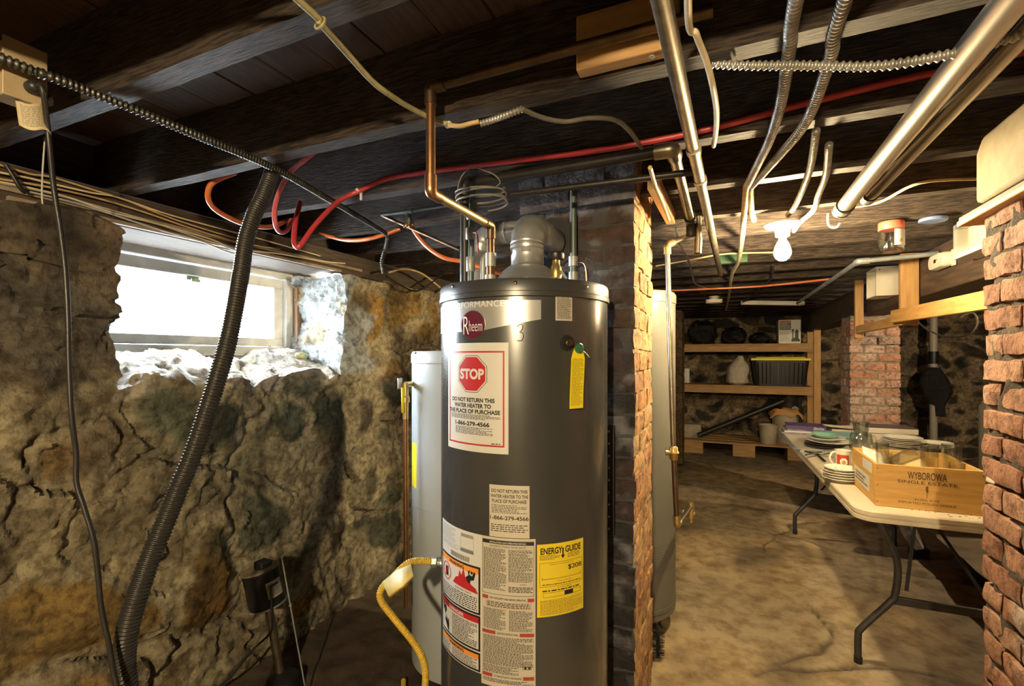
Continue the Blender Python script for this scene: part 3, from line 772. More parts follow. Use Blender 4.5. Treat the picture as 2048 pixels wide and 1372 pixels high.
# ---- small label top right
L=H.sheet_px((1111,590),(1144,642)); mb=MB(); L.panel(mb,-L.w/2,L.w/2,-L.h/2,L.h/2,nu=6); st=obj('caution_label',mb,M_paper2,h)
w,hh=L.w,L.h; mb=MB(); L.greek(mb,-.42*w,.42*w,-.44*hh,.46*hh,17,fill=.55,seed=12); obj('lettering',mb,M_ink,st)
# ---- hand-written 3
a=H.at(1040,666); L=H.sheet(a[0]-.05,a[1]-.03,a[0]+.05,a[1]+.03); mb=MB()
k=.0245
pts=spl([L.fn(x*k,y*k,.0012) for x,y in ((-.30,.62),(-.05,.92),(.25,.80),(.24,.38),(-.02,.10),(.28,-.02),(.36,-.45),(.10,-.85),(-.30,-.80))],6)
mb.tube(pts,.0010,6); obj('handwritten_mark',mb,M_ink,h)
# ---- yellow energy label
L=H.sheet_px((1074,1075),(1166,1215)); mb=MB(); L.panel(mb,-L.w/2,L.w/2,-L.h/2,L.h/2,nu=12); st=obj('energy_label',mb,M_yel,h)
w,hh=L.w,L.h; mb=MB()
L.text(mb,'ENERGY',-.215*w,.405*hh,.085*hh,.44*w,bold=.03); L.text(mb,'GUIDE',.245*w,.405*hh,.085*hh,.36*w,bold=.03)
L.poly(mb,[(.0*w,.43*hh),(.0*w+.03*w,.43*hh),(.03*w,.33*hh),(.06*w,.33*hh),(.015*w,.28*hh),(-.03*w,.33*hh),(.0*w,.33*hh)],.0012)
L.text(mb,'$208',.285*w,.15*hh,.065*hh,.31*w,bold=.03)
L.text(mb,'Estimated Yearly Energy Cost',.0,.215*hh,.016*hh,.5*w); L.text(mb,'Cost Range of Similar Models',.05*w,-.02*hh,.014*hh,.32*w); L.text(mb,'First Hour Rating',.05*w,-.11*hh,.018*hh,.3*w)
L.frame(mb,-.45*w,.47*w,-.09*hh,.24*hh,.0006); L.frame(mb,-.38*w,.42*w,-.235*hh,-.17*hh,.0006); L.panel(mb,.05*w,.24*w,-.23*hh,-.175*hh,.0008,.0012,nu=3)
L.panel(mb,-.40*w,.42*w,.015*hh,.019*hh,.0008,.0012); L.panel(mb,-.405*w,-.398*w,.005*hh,.05*hh,.0008,.0012,nu=1); L.panel(mb,.415*w,.422*w,.0*hh,.05*hh,.0008,.0012,nu=1)
L.greek(mb,-.45*w,-.05*w,.28*hh,.35*hh,3,fill=.35,seed=21); L.greek(mb,.12*w,.40*w,.28*hh,.35*hh,3,fill=.35,seed=22)
L.greek(mb,-.44*w,.46*w,-.48*hh,-.27*hh,8,fill=.3,seed=23); L.greek(mb,-.40*w,.40*w,-.16*hh,-.13*hh,1,fill=.5,seed=24); L.greek(mb,-.40*w,.42*w,-.07*hh,-.05*hh,1,fill=.6,seed=27)
obj('lettering',mb,M_ink,st)
# ---- long instruction label (centre column)
TL=H.at(963,1070); BR=H.at(1071,1372); 
L=H.sheet(TL[0],BR[1]-.01,BR[0],H.at(1071,1078)[1]); mb=MB(); L.panel(mb,-L.w/2,L.w/2,-L.h/2,L.h/2,nu=12); st=obj('instruction_label',mb,M_paper2,h)
w,hh=L.w,L.h; mb=MB(); mr=MB(); mw=MB()
yv=lambda py:(.5-(py-1078)/(1372-1078+8))*hh
L.panel(mb,-.47*w,.47*w,yv(1091),yv(1084),.0008,.0012); L.text(mw,'INSTALLATION AND OPERATION DETAILS',0,yv(1087.5),.0042,.66*w,w=.0016,bold=.02)
L.text(mb,'AUTOMATIC STORAGE WATER HEATER',0,yv(1095.5),.0046,.66*w,bold=.02)
L.frame(mb,-.475*w,.475*w,yv(1193),yv(1083),.0009)
L.greek(mb,-.45*w,-.02*w,yv(1184),yv(1100),24,fill=.45,seed=31); L.greek(mb,.02*w,.45*w,yv(1165),yv(1100),18,fill=.45,seed=32); L.greek(mb,.02*w,.45*w,yv(1186),yv(1174),3,fill=.5,seed=33)
L.text(mb,'WARNING',.28*w,yv(1169.5),.004,.12*w)
def hdr(py,t,wd):
    L.text(mb,t,0,yv(py+3.5),.0048,wd*w,bold=.025)
    for a_,b_ in ((-.475*w,(-wd/2-.03)*w),((wd/2+.03)*w,.475*w)):
        m_=MB(); L.panel(m_,a_,b_,yv(py+7),yv(py),.0008,.0012,nu=3); obj('red_bar',m_,M_dred,st)
hdr(1197,'FOR YOUR SAFETY READ BEFORE OPERATING',.66); hdr(1267,'LIGHTING INSTRUCTIONS',.38); hdr(1354,'TO TURN OFF GAS TO THE APPLIANCE',.50)
L.frame(mr,-.40*w,.42*w,yv(1219),yv(1207),.0006); L.greek(mb,-.38*w,.40*w,yv(1218),yv(1208),2,fill=.45,seed=34)
L.greek(mb,-.45*w,-.03*w,yv(1264),yv(1222),13,fill=.45,seed=35); L.greek(mb,.03*w,.45*w,yv(1264),yv(1222),13,fill=.45,seed=36)
L.greek(mb,-.46*w,.46*w,yv(1335),yv(1277),16,fill=.45,seed=37); L.greek(mb,-.46*w,.20*w,yv(1352),yv(1336),4,fill=.45,seed=38); L.greek(mb,-.46*w,.46*w,yv(1371),yv(1363),2,fill=.45,seed=39)
L.frame(mb,.27*w,.43*w,yv(1339),yv(1326),.001,nu=3); L.panel(mb,.30*w,.34*w,yv(1338),yv(1333),.0008,.0012,nu=2); L.panel(mb,.37*w,.41*w,yv(1338),yv(1333),.0008,.0012,nu=2)
obj('lettering',mb,M_ink,st); obj('red_outline',mr,M_dred,st); obj('white_lettering',mw,M_paper,st)
# ---- left warning labels
TL=H.at(886,1045); BR=H.at(964,1348); z1=H.at(964,1070)[1]
L=H.sheet(TL[0],BR[1],BR[0],z1); mb=MB(); L.panel(mb,-L.w/2,L.w/2,-L.h/2,L.h/2,nu=14); st=obj('warning_label',mb,M_paper,h)
w,hh=L.w,L.h; mb=MB(); mo=MB(); mr=MB(); mw=MB()
yv=lambda py:(.5-(py-1070)/(1348-1070))*hh
# rating plate
L.greek(mb,-.44*w,-.02*w,yv(1104),yv(1074),6,fill=.3,seed=41); L.greek(mb,-.44*w,.08*w,yv(1117),yv(1106),3,fill=.3,seed=42)
L.frame(mb,.10*w,.36*w,yv(1106),yv(1080),.0004,nu=3)
for k in range(16): L.panel(mb,(.12+k*.015)*w,(.12+k*.015+.007)*w,yv(1083),yv(1076),.0006,.0011,nu=1)
for k in range(26): L.panel(mb,(-.14+k*.0165)*w,(-.14+k*.0165+(.006 if k%3 else .011))*w,yv(1132),yv(1122),.0006,.0011,nu=1)
L.panel(mb,.10*w,.36*w,yv(1114),yv(1107),.0006,.0011,nu=4)
obj('rating_print',mb,M_grey,st)
mk=MB()
def wbox(pt,pb,head,t,mm):
    L.panel(mk,-.475*w,.475*w,yv(pb),yv(pt),.0006,.0010); L.panel(mw,-.445*w,.445*w,yv(pb-4),yv(pt+4),.0008,.0013)
    m_=MB(); L.panel(m_,-.445*w,.445*w,yv(pt+head),yv(pt+4),.0010,.0016); obj('warning_header',m_,M_orange if mm is mo else M_red,st); L.text(mk if mm is mo else mt,t,0,yv(pt+head/2+2),.0085,.36*w,w=.0020,bold=.03)
mt=MB()
wbox(1136,1232,15,'WARNING',mo); wbox(1234,1305,15,'DANGER',mr); wbox(1308,1346,13,'WARNING',mo)
# no-fuel sign and flames
cx,cz=-.27*w,yv(1172)
rg_=[L.fn(cx+.125*w*math.cos(2*PI*k/28),cz+.125*w*1.0*math.sin(2*PI*k/28),.0018) for k in range(28)]; rg_.append(rg_[0]); mr.tube(rg_,.0011,6)
L.panel(mk,cx-.05*w,cx+.05*w,cz-.075*w,cz+.055*w,.0013,.0016,nu=2); L.text(mr,'/',cx,cz,.16*w,.12*w,w=.0022,bold=.01)
fl=[(-.08,-.10),(.0,.0),(.06,.02),(.08,.12),(.13,.06),(.17,.18),(.21,.05),(.27,.09),(.31,-.02),(.40,-.06),(.44,-.13),(.30,-.12)]
L.poly(mr,[(x*w,cz+y*w) for x,y in fl],.0018)
L.poly(mk,[(x*w,cz+y*w) for x,y in ((.22,.06),(.27,.10),(.26,.15),(.30,.18),(.29,.11),(.34,.10),(.37,.17),(.40,.15),(.37,.05),(.31,.03),(.30,-.02),(.25,.0))],.0020)
pp=[L.fn(.33*w+.022*w*math.cos(2*PI*k/12),cz+.145*w+.022*w*math.sin(2*PI*k/12),.0020) for k in range(12)]; mk.add(pp,[tuple(range(12))])
L.text(mk,'Flammable Vapors',.15*w,yv(1193),.0045,.34*w,w=.0016,bold=.01); L.greek(mk,-.42*w,.42*w,yv(1226),yv(1198),5,w=.0016,fill=.42,seed=44)
# burn pictogram
L.poly(mk,[(x*w,yv(1268)+y*w) for x,y in ((-.42,.12),(-.38,.16),(-.36,.10),(-.30,.14),(-.27,.06),(-.31,.02),(-.33,-.03),(-.36,.04),(-.40,.04))],.0018)
L.poly(mk,[(x*w,yv(1284)+y*w) for x,y in ((-.20,-.12),(-.34,.02),(-.33,.07),(-.28,.03),(-.29,.12),(-.24,.03),(-.21,.09),(-.19,.0))],.0018)
L.greek(mk,-.10*w,.42*w,yv(1299),yv(1252),10,w=.0016,fill=.42,seed=46); L.greek(mk,-.42*w,-.15*w,yv(1344),yv(1322),5,w=.0016,fill=.4,seed=47); L.greek(mk,-.10*w,.42*w,yv(1344),yv(1322),5,w=.0016,fill=.4,seed=48)
obj('white_panels',mw,M_paper,st); obj('red_print',mr,M_red,st); obj('white_lettering',mt,M_paper,st); obj('black_print',mk,M_ink,st)
# ---- relief opening, stub with green disc
p,z=H.at(1134,686); c=H.pt(p,z,-.002); n=(H.pt(p,z,1)-H.pt(p,z,0)); q=n.to_track_quat('Z','Y').to_matrix()
mb=MB(); mb.lathe([(.022,0),(.022,.004),(.017,.005),(.016,.0025),(.0,.0025)],c,24,R=q); rp=obj('relief_port',mb,M_ink,h)
mb=MB(); mb.lathe([(.010,0),(.010,.014),(.008,.016),(.008,.022),(0,.022)],c,20,R=q); obj('port_stub',mb,M_copperd,rp,smooth=40)
p,z=H.at(1156,690)
# yellow tag hanging off the stub
tg=thing('warning_tag','yellow printed tag hanging on a green disc from the charcoal heater','tag',H.pt(*H.at(1152,814),.03))
s=H.pt(H.at(1153,690)[0],H.at(1153,690)[1],.045)
TLp=H.at(1133,697); BRp=H.at(1173,813); pc=(TLp[0]+BRp[0])/2; _b=H.pt(pc,(TLp[1]+BRp[1])/2,0); _e=V(0,0,CH); base=_b+(_e-_b).normalized()*.03; base.z=0; rt=(H.pt(pc+.01,0,.03)-H.pt(pc-.01,0,.03)).normalized(); nn=V(rt.y,-rt.x,0)
if nn.dot(-base)<0: nn=-nn
ht=TLp[1]-BRp[1]; wd=.046
def tf(u,v,w): 
    return V(base.x,base.y,BRp[1]+ht/2)+rt*u+V(0,0,v)+nn*(w+.004*math.sin(v*18))
L=Sheet(tf,wd,ht); mb=MB()
pts=[(-wd*.5,-ht*.5),(wd*.5,-ht*.5),(wd*.5,ht*.36),(wd*.33,ht*.5),(-wd*.33,ht*.5),(-wd*.5,ht*.36)]
n=12; vs=[];fs=[]
for j in range(n+1):
    v=-ht/2+ht*j/n; k=wd*.5 if v<ht*.36 else wd*(.5-.2*(v-ht*.36)/(ht*.14))
    vs+=[tf(-k,v,0),tf(k,v,0),tf(k,v,.0007),tf(-k,v,.0007)]
for j in range(n):
    a=4*j
    for i in range(4): fs.append((a+i,a+(i+1)%4,a+4+(i+1)%4,a+4+i))
fs+=[(3,2,1,0),(4*n,4*n+1,4*n+2,4*n+3)]
mb.add(vs,fs); tp=obj('tag_card',mb,M_yelt,tg)
mb=MB(); L.greek(mb,-.42*wd,.42*wd,-.45*ht,.34*ht,26,w=.0012,fill=.35,seed=51); obj('lettering',mb,mat('ink_olive',(.22,.17,.02),.5),tp)
qm=nn.to_track_quat('Z','Y').to_matrix()
mb=MB(); mb.lathe([(.013,-.003),(.013,.003),(.011,.004),(0,.004)],tf(0,ht*.5,.004),24,R=qm); obj('green_disc',mb,M_greeng,tg,smooth=40)
a0=tf(.0,ht*.5,.006); mb=MB(); mb.tube(spl([s-nn*.02,a0+V(0,0,.012),a0,a0+rt*.02+V(0,0,-.012),a0+rt*.033+V(0,0,-.024)],5),.0015,6); obj('tag_wire',mb,M_galv,tg)
# ---- draft hood and vent
hx,hy=-.584,1.44
fl=thing('flue_pipe','fat galvanized vent rising from the charcoal heater and elbowing into the chimney','flue pipe',(hx,hy,HT+.002))
mb=MB(); mb.lathe([(.145,.0),(.145,.006),(.128,.012),(.10,.035),(.082,.06),(.062,.075),(.058,.077)],(hx,hy,HT+.004),56,caps=False); obj('draft_hood',mb,M_galv,fl,smooth=35,solid=.002)
for an in (20,110,200,290): 
    mb=MB(); c=V(hx+.11*math.cos(math.radians(an)),hy+.11*math.sin(math.radians(an)),HT+.003); mb.box(c-V(.008,.004,0),c+V(.008,.004,.028)); obj('hood_bracket',mb,M_galvd,fl)
mb=MB(); mb.lathe([(.0525,.072),(.0525,.135),(.0555,.138),(.0555,.147),(.0525,.150),(.0525,.155)],(hx,hy,HT),48,caps=False); col_=obj('vent_section',mb,M_galv,fl,smooth=35,solid=.002)
vc=Cyl((hx,hy),.0535); a=vc.at(1052,497); Ls=vc.sheet(a[0]-.4,a[1]-.012,a[0]+.4,a[1]+.012); mb=MB(); Ls.panel(mb,-.016,.016,-.009,.009); obj('vent_sticker',mb,mat('sticker_dark',(.2,.19,.19),.5),col_)
mb=MB(); e=V(hx,hy,HT+.150); pts=[]; rs=[]
for k in range(13):
    an=PI/2*k/12; pts.append(e+V(0,.058*(1-math.cos(an)),.058*math.sin(an))); rs.append(.0535 if k%4 else .056)
pts.append(pts[-1]+V(.0,.05,0)); rs.append(.0535); pts.append(pts[-1]+V(.0,CY0-.004-hy-.108,0)); rs.append(.0535)
mb.tube(pts,rs,40,caps=False); obj('vent_elbow',mb,M_galv,fl,smooth=35,solid=.002)
mb=MB(); mb.lathe([(.056,0),(.092,0),(.092,.006),(.056,.006),(.056,0)],(hx,CY0-.012,pts[-1].z),40,R=rot('X',90),caps=False); obj('wall_collar',mb,M_iron,fl,smooth=35)
# ---- relief valve with black cap
c=V(*PT(1112,548,1.5)); c.z=HT+.004; 
rv=thing('relief_valve','brass valve with a black round cap on top of the charcoal heater','valve',c)
mb=MB(); mb.lathe([(.017,0),(.017,.012),(.0135,.015),(.0135,.03),(.017,.033),(.019,.045),(.016,.068),(.012,.074),(.012,.09)],c,24); obj('valve_body',mb,M_brass,rv,smooth=35)
mb=MB(); mb.lathe([(.010,.088),(.024,.090),(.026,.093),(.026,.108),(.023,.112),(0,.113)],c,28); obj('valve_cap',mb,M_black,rv,smooth=35)
mb=MB(); mb.bar(c+V(.012,0,.06),c+V(.034,-.005,.03),.012,.004); obj('valve_lever',mb,M_galv,rv)
# ---- gas connector
g0=PT(878,1124,1.5)
ghose=thing('gas_hose','yellow corrugated gas hose bending down beside the charcoal heater','gas hose',PT(850,1372,1.46))
mb=MB(); P=[PT(866,1124,1.5),PT(845,1122,1.49),PT(815,1127,1.46),PT(782,1158,1.44),PT(762,1180,1.43),PT(763,1203,1.42),PT(795,1245,1.42),PT(832,1292,1.42),PT(849,1330,1.43),PT(850,1372,1.44),PT(838,1430,1.46),PT(815,1510,1.5),V(-1.02,1.36,.10),V(-1.12,1.50,.02),V(-1.25,1.68,.018)]
ribbed(mb,spl(P,10),.0098,.0009,.006,14); obj('hose',mb,mat('yellow_coating',(.62,.42,.04),.45,col2=(.5,.33,.04),nscale=20),ghose,smooth=60)
mb=MB(); d=(PT(880,1125,1.5)-P[0]).normalized(); q=d.to_track_quat('Z','Y').to_matrix()
mb.lathe([(.0125,0),(.016,.003),(.016,.017),(.0125,.02)],P[0]-d*.006,6,R=q); mb.lathe([(.010,.02),(.010,.03),(.0135,.03),(.0135,.042),(.009,.043),(.009,.06)],P[0]-d*.006,12,R=q); obj('flare_nut',mb,M_galv,ghose,smooth=30)
mb=MB()
A=[PT(764,1164,1.43),PT(794,1140,1.435),PT(822,1128,1.44)]; B=[PT(776,1190,1.40),PT(806,1172,1.395),PT(826,1150,1.41)]; E=[PT(780,1198,1.41),PT(812,1174,1.41),PT(828,1154,1.42)]
vs=A+B+E; mb.add(vs,[(0,1,4,3),(1,2,5,4),(3,4,7,6),(4,5,8,7)]); obj('hose_tag',mb,mat('tag_paper',(.70,.56,.12),.5,col2=(.75,.68,.45),nscale=15),ghose,solid=.0008)
# ================================================================== LEFT TANK
LC=Cyl((-1.073,1.92),.25); M_lt=mat('pale_grey_enamel',(.40,.44,.46),.35,col2=(.36,.40,.42),nscale=3)
lt=thing('storage_tank','pale blue-grey tank half hidden behind the charcoal heater','water tank',(-1.073,1.92,0))
mb=MB(); mb.lathe([(.24,.05),(.25,.06),(.25,1.37),(.247,1.372)],(-1.073,1.92,0),72); obj('tank_body',mb,M_lt,lt,smooth=30)
mb=MB(); mb.lathe([(.2515,1.365),(.2535,1.367),(.2535,1.405),(.246,1.418),(.08,1.424),(0,1.424)],(-1.073,1.92,0),72); tc_=obj('top_cap',mb,M_lt,lt,smooth=30)
mb=MB(); p,z=LC.at(832,706); q=(LC.pt(p,0,1)-LC.pt(p,0,0)).to_track_quat('Z','Y').to_matrix(); mb.lathe([(.004,0),(.004,.006),(0,.007)],LC.pt(p,z),10,R=q); obj('screw',mb,M_ink,tc_)
for an in (30,150,270):
    mb=MB(); mb.lathe([(.02,0),(.02,.055)],(-1.073+.2*math.cos(math.radians(an)),1.92+.2*math.sin(math.radians(an)),0),12); obj('foot',mb,M_black,lt)
a=LC.at(824.6,890); b=LC.at(833,975); z1=a[1]; L=LC.sheet(a[0],LC.at(829,975)[1],b[0],LC.at(829,887)[1]); mb=MB(); L.panel(mb,-L.w/2,L.w/2,-L.h/2,L.h/2,nu=8); obj('energy_label',mb,mat('bright_yellow_label',(.85,.78,.02),.4),lt)
a=LC.at(831,1012); b=LC.at(860,1024); L=LC.sheet(a[0],b[1],b[0],a[1]); mb=MB(); L.panel(mb,-L.w/2,L.w/2,-L.h/2,L.h/2,w1=.002,nu=8); obj('foil_strip',mb,M_galv,lt)
# its relief valve and discharge pipe
p0=PT(811,780,2.03)
rv=thing('relief_valve','yellow-tagged relief valve with copper discharge pipe on the pale grey tank','valve',PT(812,1222,2.03))
mb=MB(); mb.tube([PT(824,768,2.08),PT(811,769,2.03)],.012,12); mb.tube([PT(811,768,2.03),PT(811,838,2.03)],[.013,.0115],14); mb.lathe([(.015,-.01),(.018,-.008),(.018,.012),(.013,.016)],PT(811,800,2.03),12); obj('valve_body',mb,M_brass,rv,smooth=35)
mb=MB(); a=PT(799,768,2.02); mb.box(a+V(-.003,-.012,-.02),a+V(.006,.012,.025)); obj('valve_lever',mb,M_galv,rv,bevel=.002)
mb=MB(); mb.tube([PT(811,836,2.03),PT(813,1215,2.03)],.0105,14); obj('discharge_pipe',mb,M_copper,rv,smooth=50)
mb=MB(); vs=[PT(802,775,2.0),PT(808,775,2.0),PT(808,826,2.0),PT(803,826,2.0)]; mb.add(vs,[(0,1,2,3)]); obj('valve_tag',mb,M_yelt,rv,solid=.001)
# its flue
x,y=-1.0,1.90
f2=thing('flue_pipe','slim galvanized vent from the pale grey tank running sideways into the chimney','flue pipe',(x,y,1.428))
mb=MB(); mb.lathe([(.048,1.428),(.048,1.86)],(x,y,0),36,caps=False); obj('vent_section',mb,M_galvd,f2,smooth=35,solid=.0015)
mb=MB(); pts=[V(x,y,1.855)]+[V(x+.075*(1-math.cos(PI/2*k/10)),y,1.86+.075*math.sin(PI/2*k/10)) for k in range(11)]; mb.tube(pts+[V(x+.13,y,1.937)],[.0485 if k%3 else .051 for k in range(13)],32,caps=False); obj('vent_elbow',mb,M_galv,f2,smooth=35,solid=.0015)
mb=MB(); mb.tube([V(x+.12,y,1.936),V(x+.14,y,1.936),V(x+.141,y,1.936),V(CX0+.004,y,1.939)],[.05,.05,.0475,.0475],32,caps=False); obj('vent_run',mb,M_galvd,f2,smooth=35,solid=.0015)
# ================================================================== RIGHT TANK BEHIND THE CHIMNEY
M_rt=mat('warm_grey_enamel',(.13,.127,.108),.38,col2=(.115,.112,.097),nscale=3)
rx_,ry_=-.484,2.605
rt_=thing('storage_tank','tall plain grey tank standing right behind the brick chimney','water tank',(rx_,ry_,0))
mb=MB(); mb.lathe([(.235,.085),(.25,.10),(.25,1.67),(.247,1.672)],(rx_,ry_,0),72); bd_=obj('tank_body',mb,M_rt,rt_,smooth=30)
mb=MB(); mb.lathe([(.2515,1.665),(.2535,1.667),(.2535,1.71),(.246,1.722),(0,1.73)],(rx_,ry_,0),72); obj('top_cap',mb,M_rt,rt_,smooth=30)
mb=MB(); mb.lathe([(.2515,.13),(.253,.132),(.253,.15),(.2515,.152)],(rx_,ry_,0),72,caps=False); obj('lower_band',mb,M_rt,rt_,smooth=30)
RC=Cyl((rx_,ry_),.25)
mb=MB(); L=RC.sheet(-.2,.33,1.35,.47)
for i in range(40):
    for j in range(10): L.panel(mb,-L.w/2+i*L.w/40,-L.w/2+(i+.5)*L.w/40,-L.h/2+j*L.h/10,-L.h/2+(j+.5)*L.h/10,.0002,.0005,nu=1)
g_=obj('air_intake_screen',mb,mat('screen_dark',(.10,.10,.09),.6),rt_)
for an in (-60,60,180):
    mb=MB(); mb.box((rx_+.2*math.cos(math.radians(an))-.02,ry_+.2*math.sin(math.radians(an))-.012,0),(rx_+.2*math.cos(math.radians(an))+.02,ry_+.2*math.sin(math.radians(an))+.012,.09)); obj('leg',mb,M_black,rt_,bevel=.003)
# scrub brush on the floor
c=PZ(1318,1316,.0); c=V(c.x-.005,c.y,0)
br=thing('scrub_brush','black bristle brush standing on the floor behind the chimney','brush',c)
mb=MB(); rg=random.Random(5)
for i in range(300):
    a=rg.random()*2*PI; z=rg.uniform(.008,.13); r0=.022*math.sqrt(rg.random())
    mb.tube([c+V(0,0,z),c+V(math.cos(a)*.032,math.sin(a)*.032,z+rg.uniform(-.006,.006))],[.0011,.0006],4)
b_=obj('bristles',mb,M_black,br)
mb=MB(); mb.tube([c,c+V(0,0,.15)],.007,10); obj('brush_core',mb,M_iron,br)
# ================================================================== PIPES, CABLES AND HOSES UNDER THE JOISTS
def pipe(name, label, path, r, m, cat='pipe', rad=.03, k=6, parent=None, n=16, group=None, caps=True):
    mb=MB(); mb.tube(rounded(path,rad,k) if len(path)>2 else path,r,n,caps)
    o=obj(name,mb,m,parent,smooth=60)
    if parent is None: tag(o,label,cat,group)
    return o
def elbow(mb, p, a, b, r, R=.022, L=.022, n=16):
    p=Vector(p); a=(Vector(a)-p).normalized(); b=(Vector(b)-p).normalized()
    mb.tube(rounded([p+a*(R+L),p+a*R*.99,p,p+b*R*.99,p+b*(R+L)],R,6),r,n)
def collar(mb,p,d,r,L,n=18):
    d=Vector(d).normalized(); p=Vector(p); mb.tube([p-d*L/2,p+d*L/2],r,n)
# ---- copper supply line to the heater
y0=.958; A=PY(1175,103,y0); A=V(A.x+.2,y0,2.035); E1=PY(881,168,y0); E1.z=2.032; E2=PY(878,386,y0); E3=V(-.635,1.275,1.785); E2.x=E3.x; E1.x=E3.x; E2.z=1.785
E4=V(E3.x,E3.y,HT+.003)
cpz=thing('copper_pipe','copper supply pipe dropping from the joists and bending down into the charcoal heater','pipe',E4)
mb=MB(); mb.tube([V(-.02,y0,2.035),E1],.0112,16); obj('joist_run',mb,M_copperd,cpz,smooth=60)
mb=MB(); mb.tube([E1,E2],.0112,16); obj('drop',mb,M_copper,cpz,smooth=60)
mb=MB(); mb.tube([E2,E3],.0112,16); obj('angled_run',mb,M_brass,cpz,smooth=60)
mb=MB(); mb.tube([E3,V(E3.x,E3.y,1.70),V(E3.x,E3.y,1.70),E4],[.0112,.0112,.0125,.0125],16); obj('riser',mb,M_copperd,cpz,smooth=60)
for p,a,b,m in ((E1,V(0,y0,2.035),E2,M_copperd),(E2,E1,E3,M_copper),(E3,E2,E4,M_copperd)):
    mb=MB(); elbow(mb,p,a,b,.0145,.02,.02); obj('elbow',mb,m,cpz,smooth=60)
for zz,rr_,ll in ((.075,.0155,.04),(.015,.017,.03)):
    mb=MB(); collar(mb,E4+V(0,0,zz),(0,0,1),rr_,ll); obj('union',mb,M_galvd,cpz,smooth=40)
# ---- second thin riser with elbow behind it
q=V(*PT(966,560,1.56)); q.z=HT+.003
mb=MB(); t=PT(966,512,1.56); t.z=max(t.z,1.70); mb.tube(rounded([q,V(q.x,q.y,t.z),V(q.x+.045,q.y+.06,t.z+.01)],.02,6),.0095,14); 
tag(obj('valve_stub',mb,M_galvd,smooth=60,),'short bent galvanized stub just left of the vent on the charcoal heater','pipe')
# ---- grey copper riser with red-handled valve
q=V(*PT(941,560,1.58)); q.z=HT+.003
rs=thing('shutoff_pipe','thin grey riser with a ball valve between the black pipe and the vent','pipe',q)
top=PT(945,392,1.58); mb=MB(); mb.tube([q,V(top.x,top.y,1.985)],.0105,14); obj('riser',mb,M_verd,rs,smooth=60)
for zz,rr,ll in ((1.70,.0145,.05),(1.80,.016,.04),(1.86,.0135,.03)):
    mb=MB(); mb.tube([V(q.x,q.y,zz-ll/2),V(q.x,q.y,zz-ll/2+.004),V(q.x,q.y,zz+ll/2-.004),V(q.x,q.y,zz+ll/2)],[rr*.85,rr,rr,rr*.85],12); obj('fitting',mb,M_galvd,rs,smooth=40)
mb=MB(); mb.tube(spl([V(q.x+.012,q.y-.01,1.80),V(q.x+.035,q.y-.02,1.79),V(q.x+.04,q.y-.02,1.73)],5),.0028,8); obj('valve_handle',mb,mat('handle_red',(.28,.05,.05),.4),rs)
# ---- black iron gas line
yb=1.40; B0=PY(930,362,yb); B0=V(B0.x,yb,1.972); B1=V(PY(1346,327,yb).x,yb,1.972)
bz=thing('gas_pipe','black iron pipe standing on the heater and turning along the joist','pipe',V(B0.x,yb,HT+.003))
mb=MB(); mb.tube([V(B0.x,yb,HT+.003),B0],.0165,16); obj('drop',mb,M_iron,bz,smooth=60)
mb=MB(); mb.tube([B0,B1],.0165,16); obj('joist_run',mb,M_iron,bz,smooth=60)
B2=V(B1.x,2.14,1.966)
mb=MB(); mb.tube([B1,B2],.0165,16); obj('return_run',mb,M_steel,bz,smooth=60)
for p,a,b,m in ((B0,V(B0.x,yb,1),B1,M_iron),(B1,B0,B2,M_steel)):
    mb=MB(); elbow(mb,p,a,b,.0215,.028,.022); obj('elbow',mb,m,bz,smooth=60)
mb=MB(); collar(mb,B2+V(0,-.04,0),(0,1,0),.024,.03); collar(mb,B2+V(0,.02,0),(0,1,0),.022,.06); mb.tube([B2+V(0,.03,.0),B2+V(0,.03,-.06)],.02,14); obj('tee',mb,M_iron,bz,smooth=40)
mb=MB(); mb.tube([B2+V(.03,.03,.02),B2+V(.03,.03,-.10)],.0125,14); mb.tube([B2+V(.03,.03,-.07),B2+V(.028,.028,-.135)],[.016,.014],10); obj('drip_leg',mb,M_steel,bz,smooth=40)
# ---- vertical pipe right of the chimney
T0=PT(1334,490,2.25); T1=PT(1347,905,2.25); T2=PT(1354,1050,2.25)
vz=thing('drain_pipe','slim vertical pipe with a valve and bent foot in front of the grey tank','pipe',V(T2.x,T2.y,.0))
mb=MB(); mb.tube([T0,T1],.0125,16); obj('upper_pipe',mb,M_steel,vz,smooth=60)
mb=MB(); mb.tube([T1,T2],.0125,16); obj('lower_pipe',mb,M_copperd,vz,smooth=60)
mb=MB(); collar(mb,T1,(0,0,1),.02,.02); mb.lathe([(.015,-.035),(.019,-.03),(.021,-.01),(.026,0),(.021,.01),(.019,.025),(.015,.03)],T1,14); obj('valve_body',mb,M_brass,vz,smooth=40)
mb=MB(); mb.tube([T1,T1+V(-.035,-.01,0)],[.011,.014],10); obj('valve_stem',mb,M_brass,vz,smooth=40)
t3=PT(1382,1012,2.5); mb=MB(); elbow(mb,T2,T0,t3,.0165,.022,.02); obj('elbow',mb,M_brass,vz,smooth=60)
mb=MB(); mb.tube([T2,t3],.0125,16); obj('foot_pipe',mb,M_steel,vz,smooth=60)
mb=MB(); mb.tube([t3+V(0,0,.02),t3+V(.0,0,-.06)],.017,12); mb.tube([t3+V(0,0,-.06),t3+V(0,0,-.085)],.012,12); mb.tube([t3+V(-.04,.01,-.04),t3+V(.02,0,-.04)],.013,12); obj('drain_tee',mb,M_brass,vz,smooth=40)
t4=PT(1362,478,2.3); mb=MB(); elbow(mb,T0,T2,t4,.018,.024,.02); obj('elbow',mb,M_brass,vz,smooth=60)
mb=MB(); t5=t4+(t4-T0)*1.2; mb.tube([T0,t5],.0125,14); obj('top_run',mb,M_steel,vz,smooth=60)
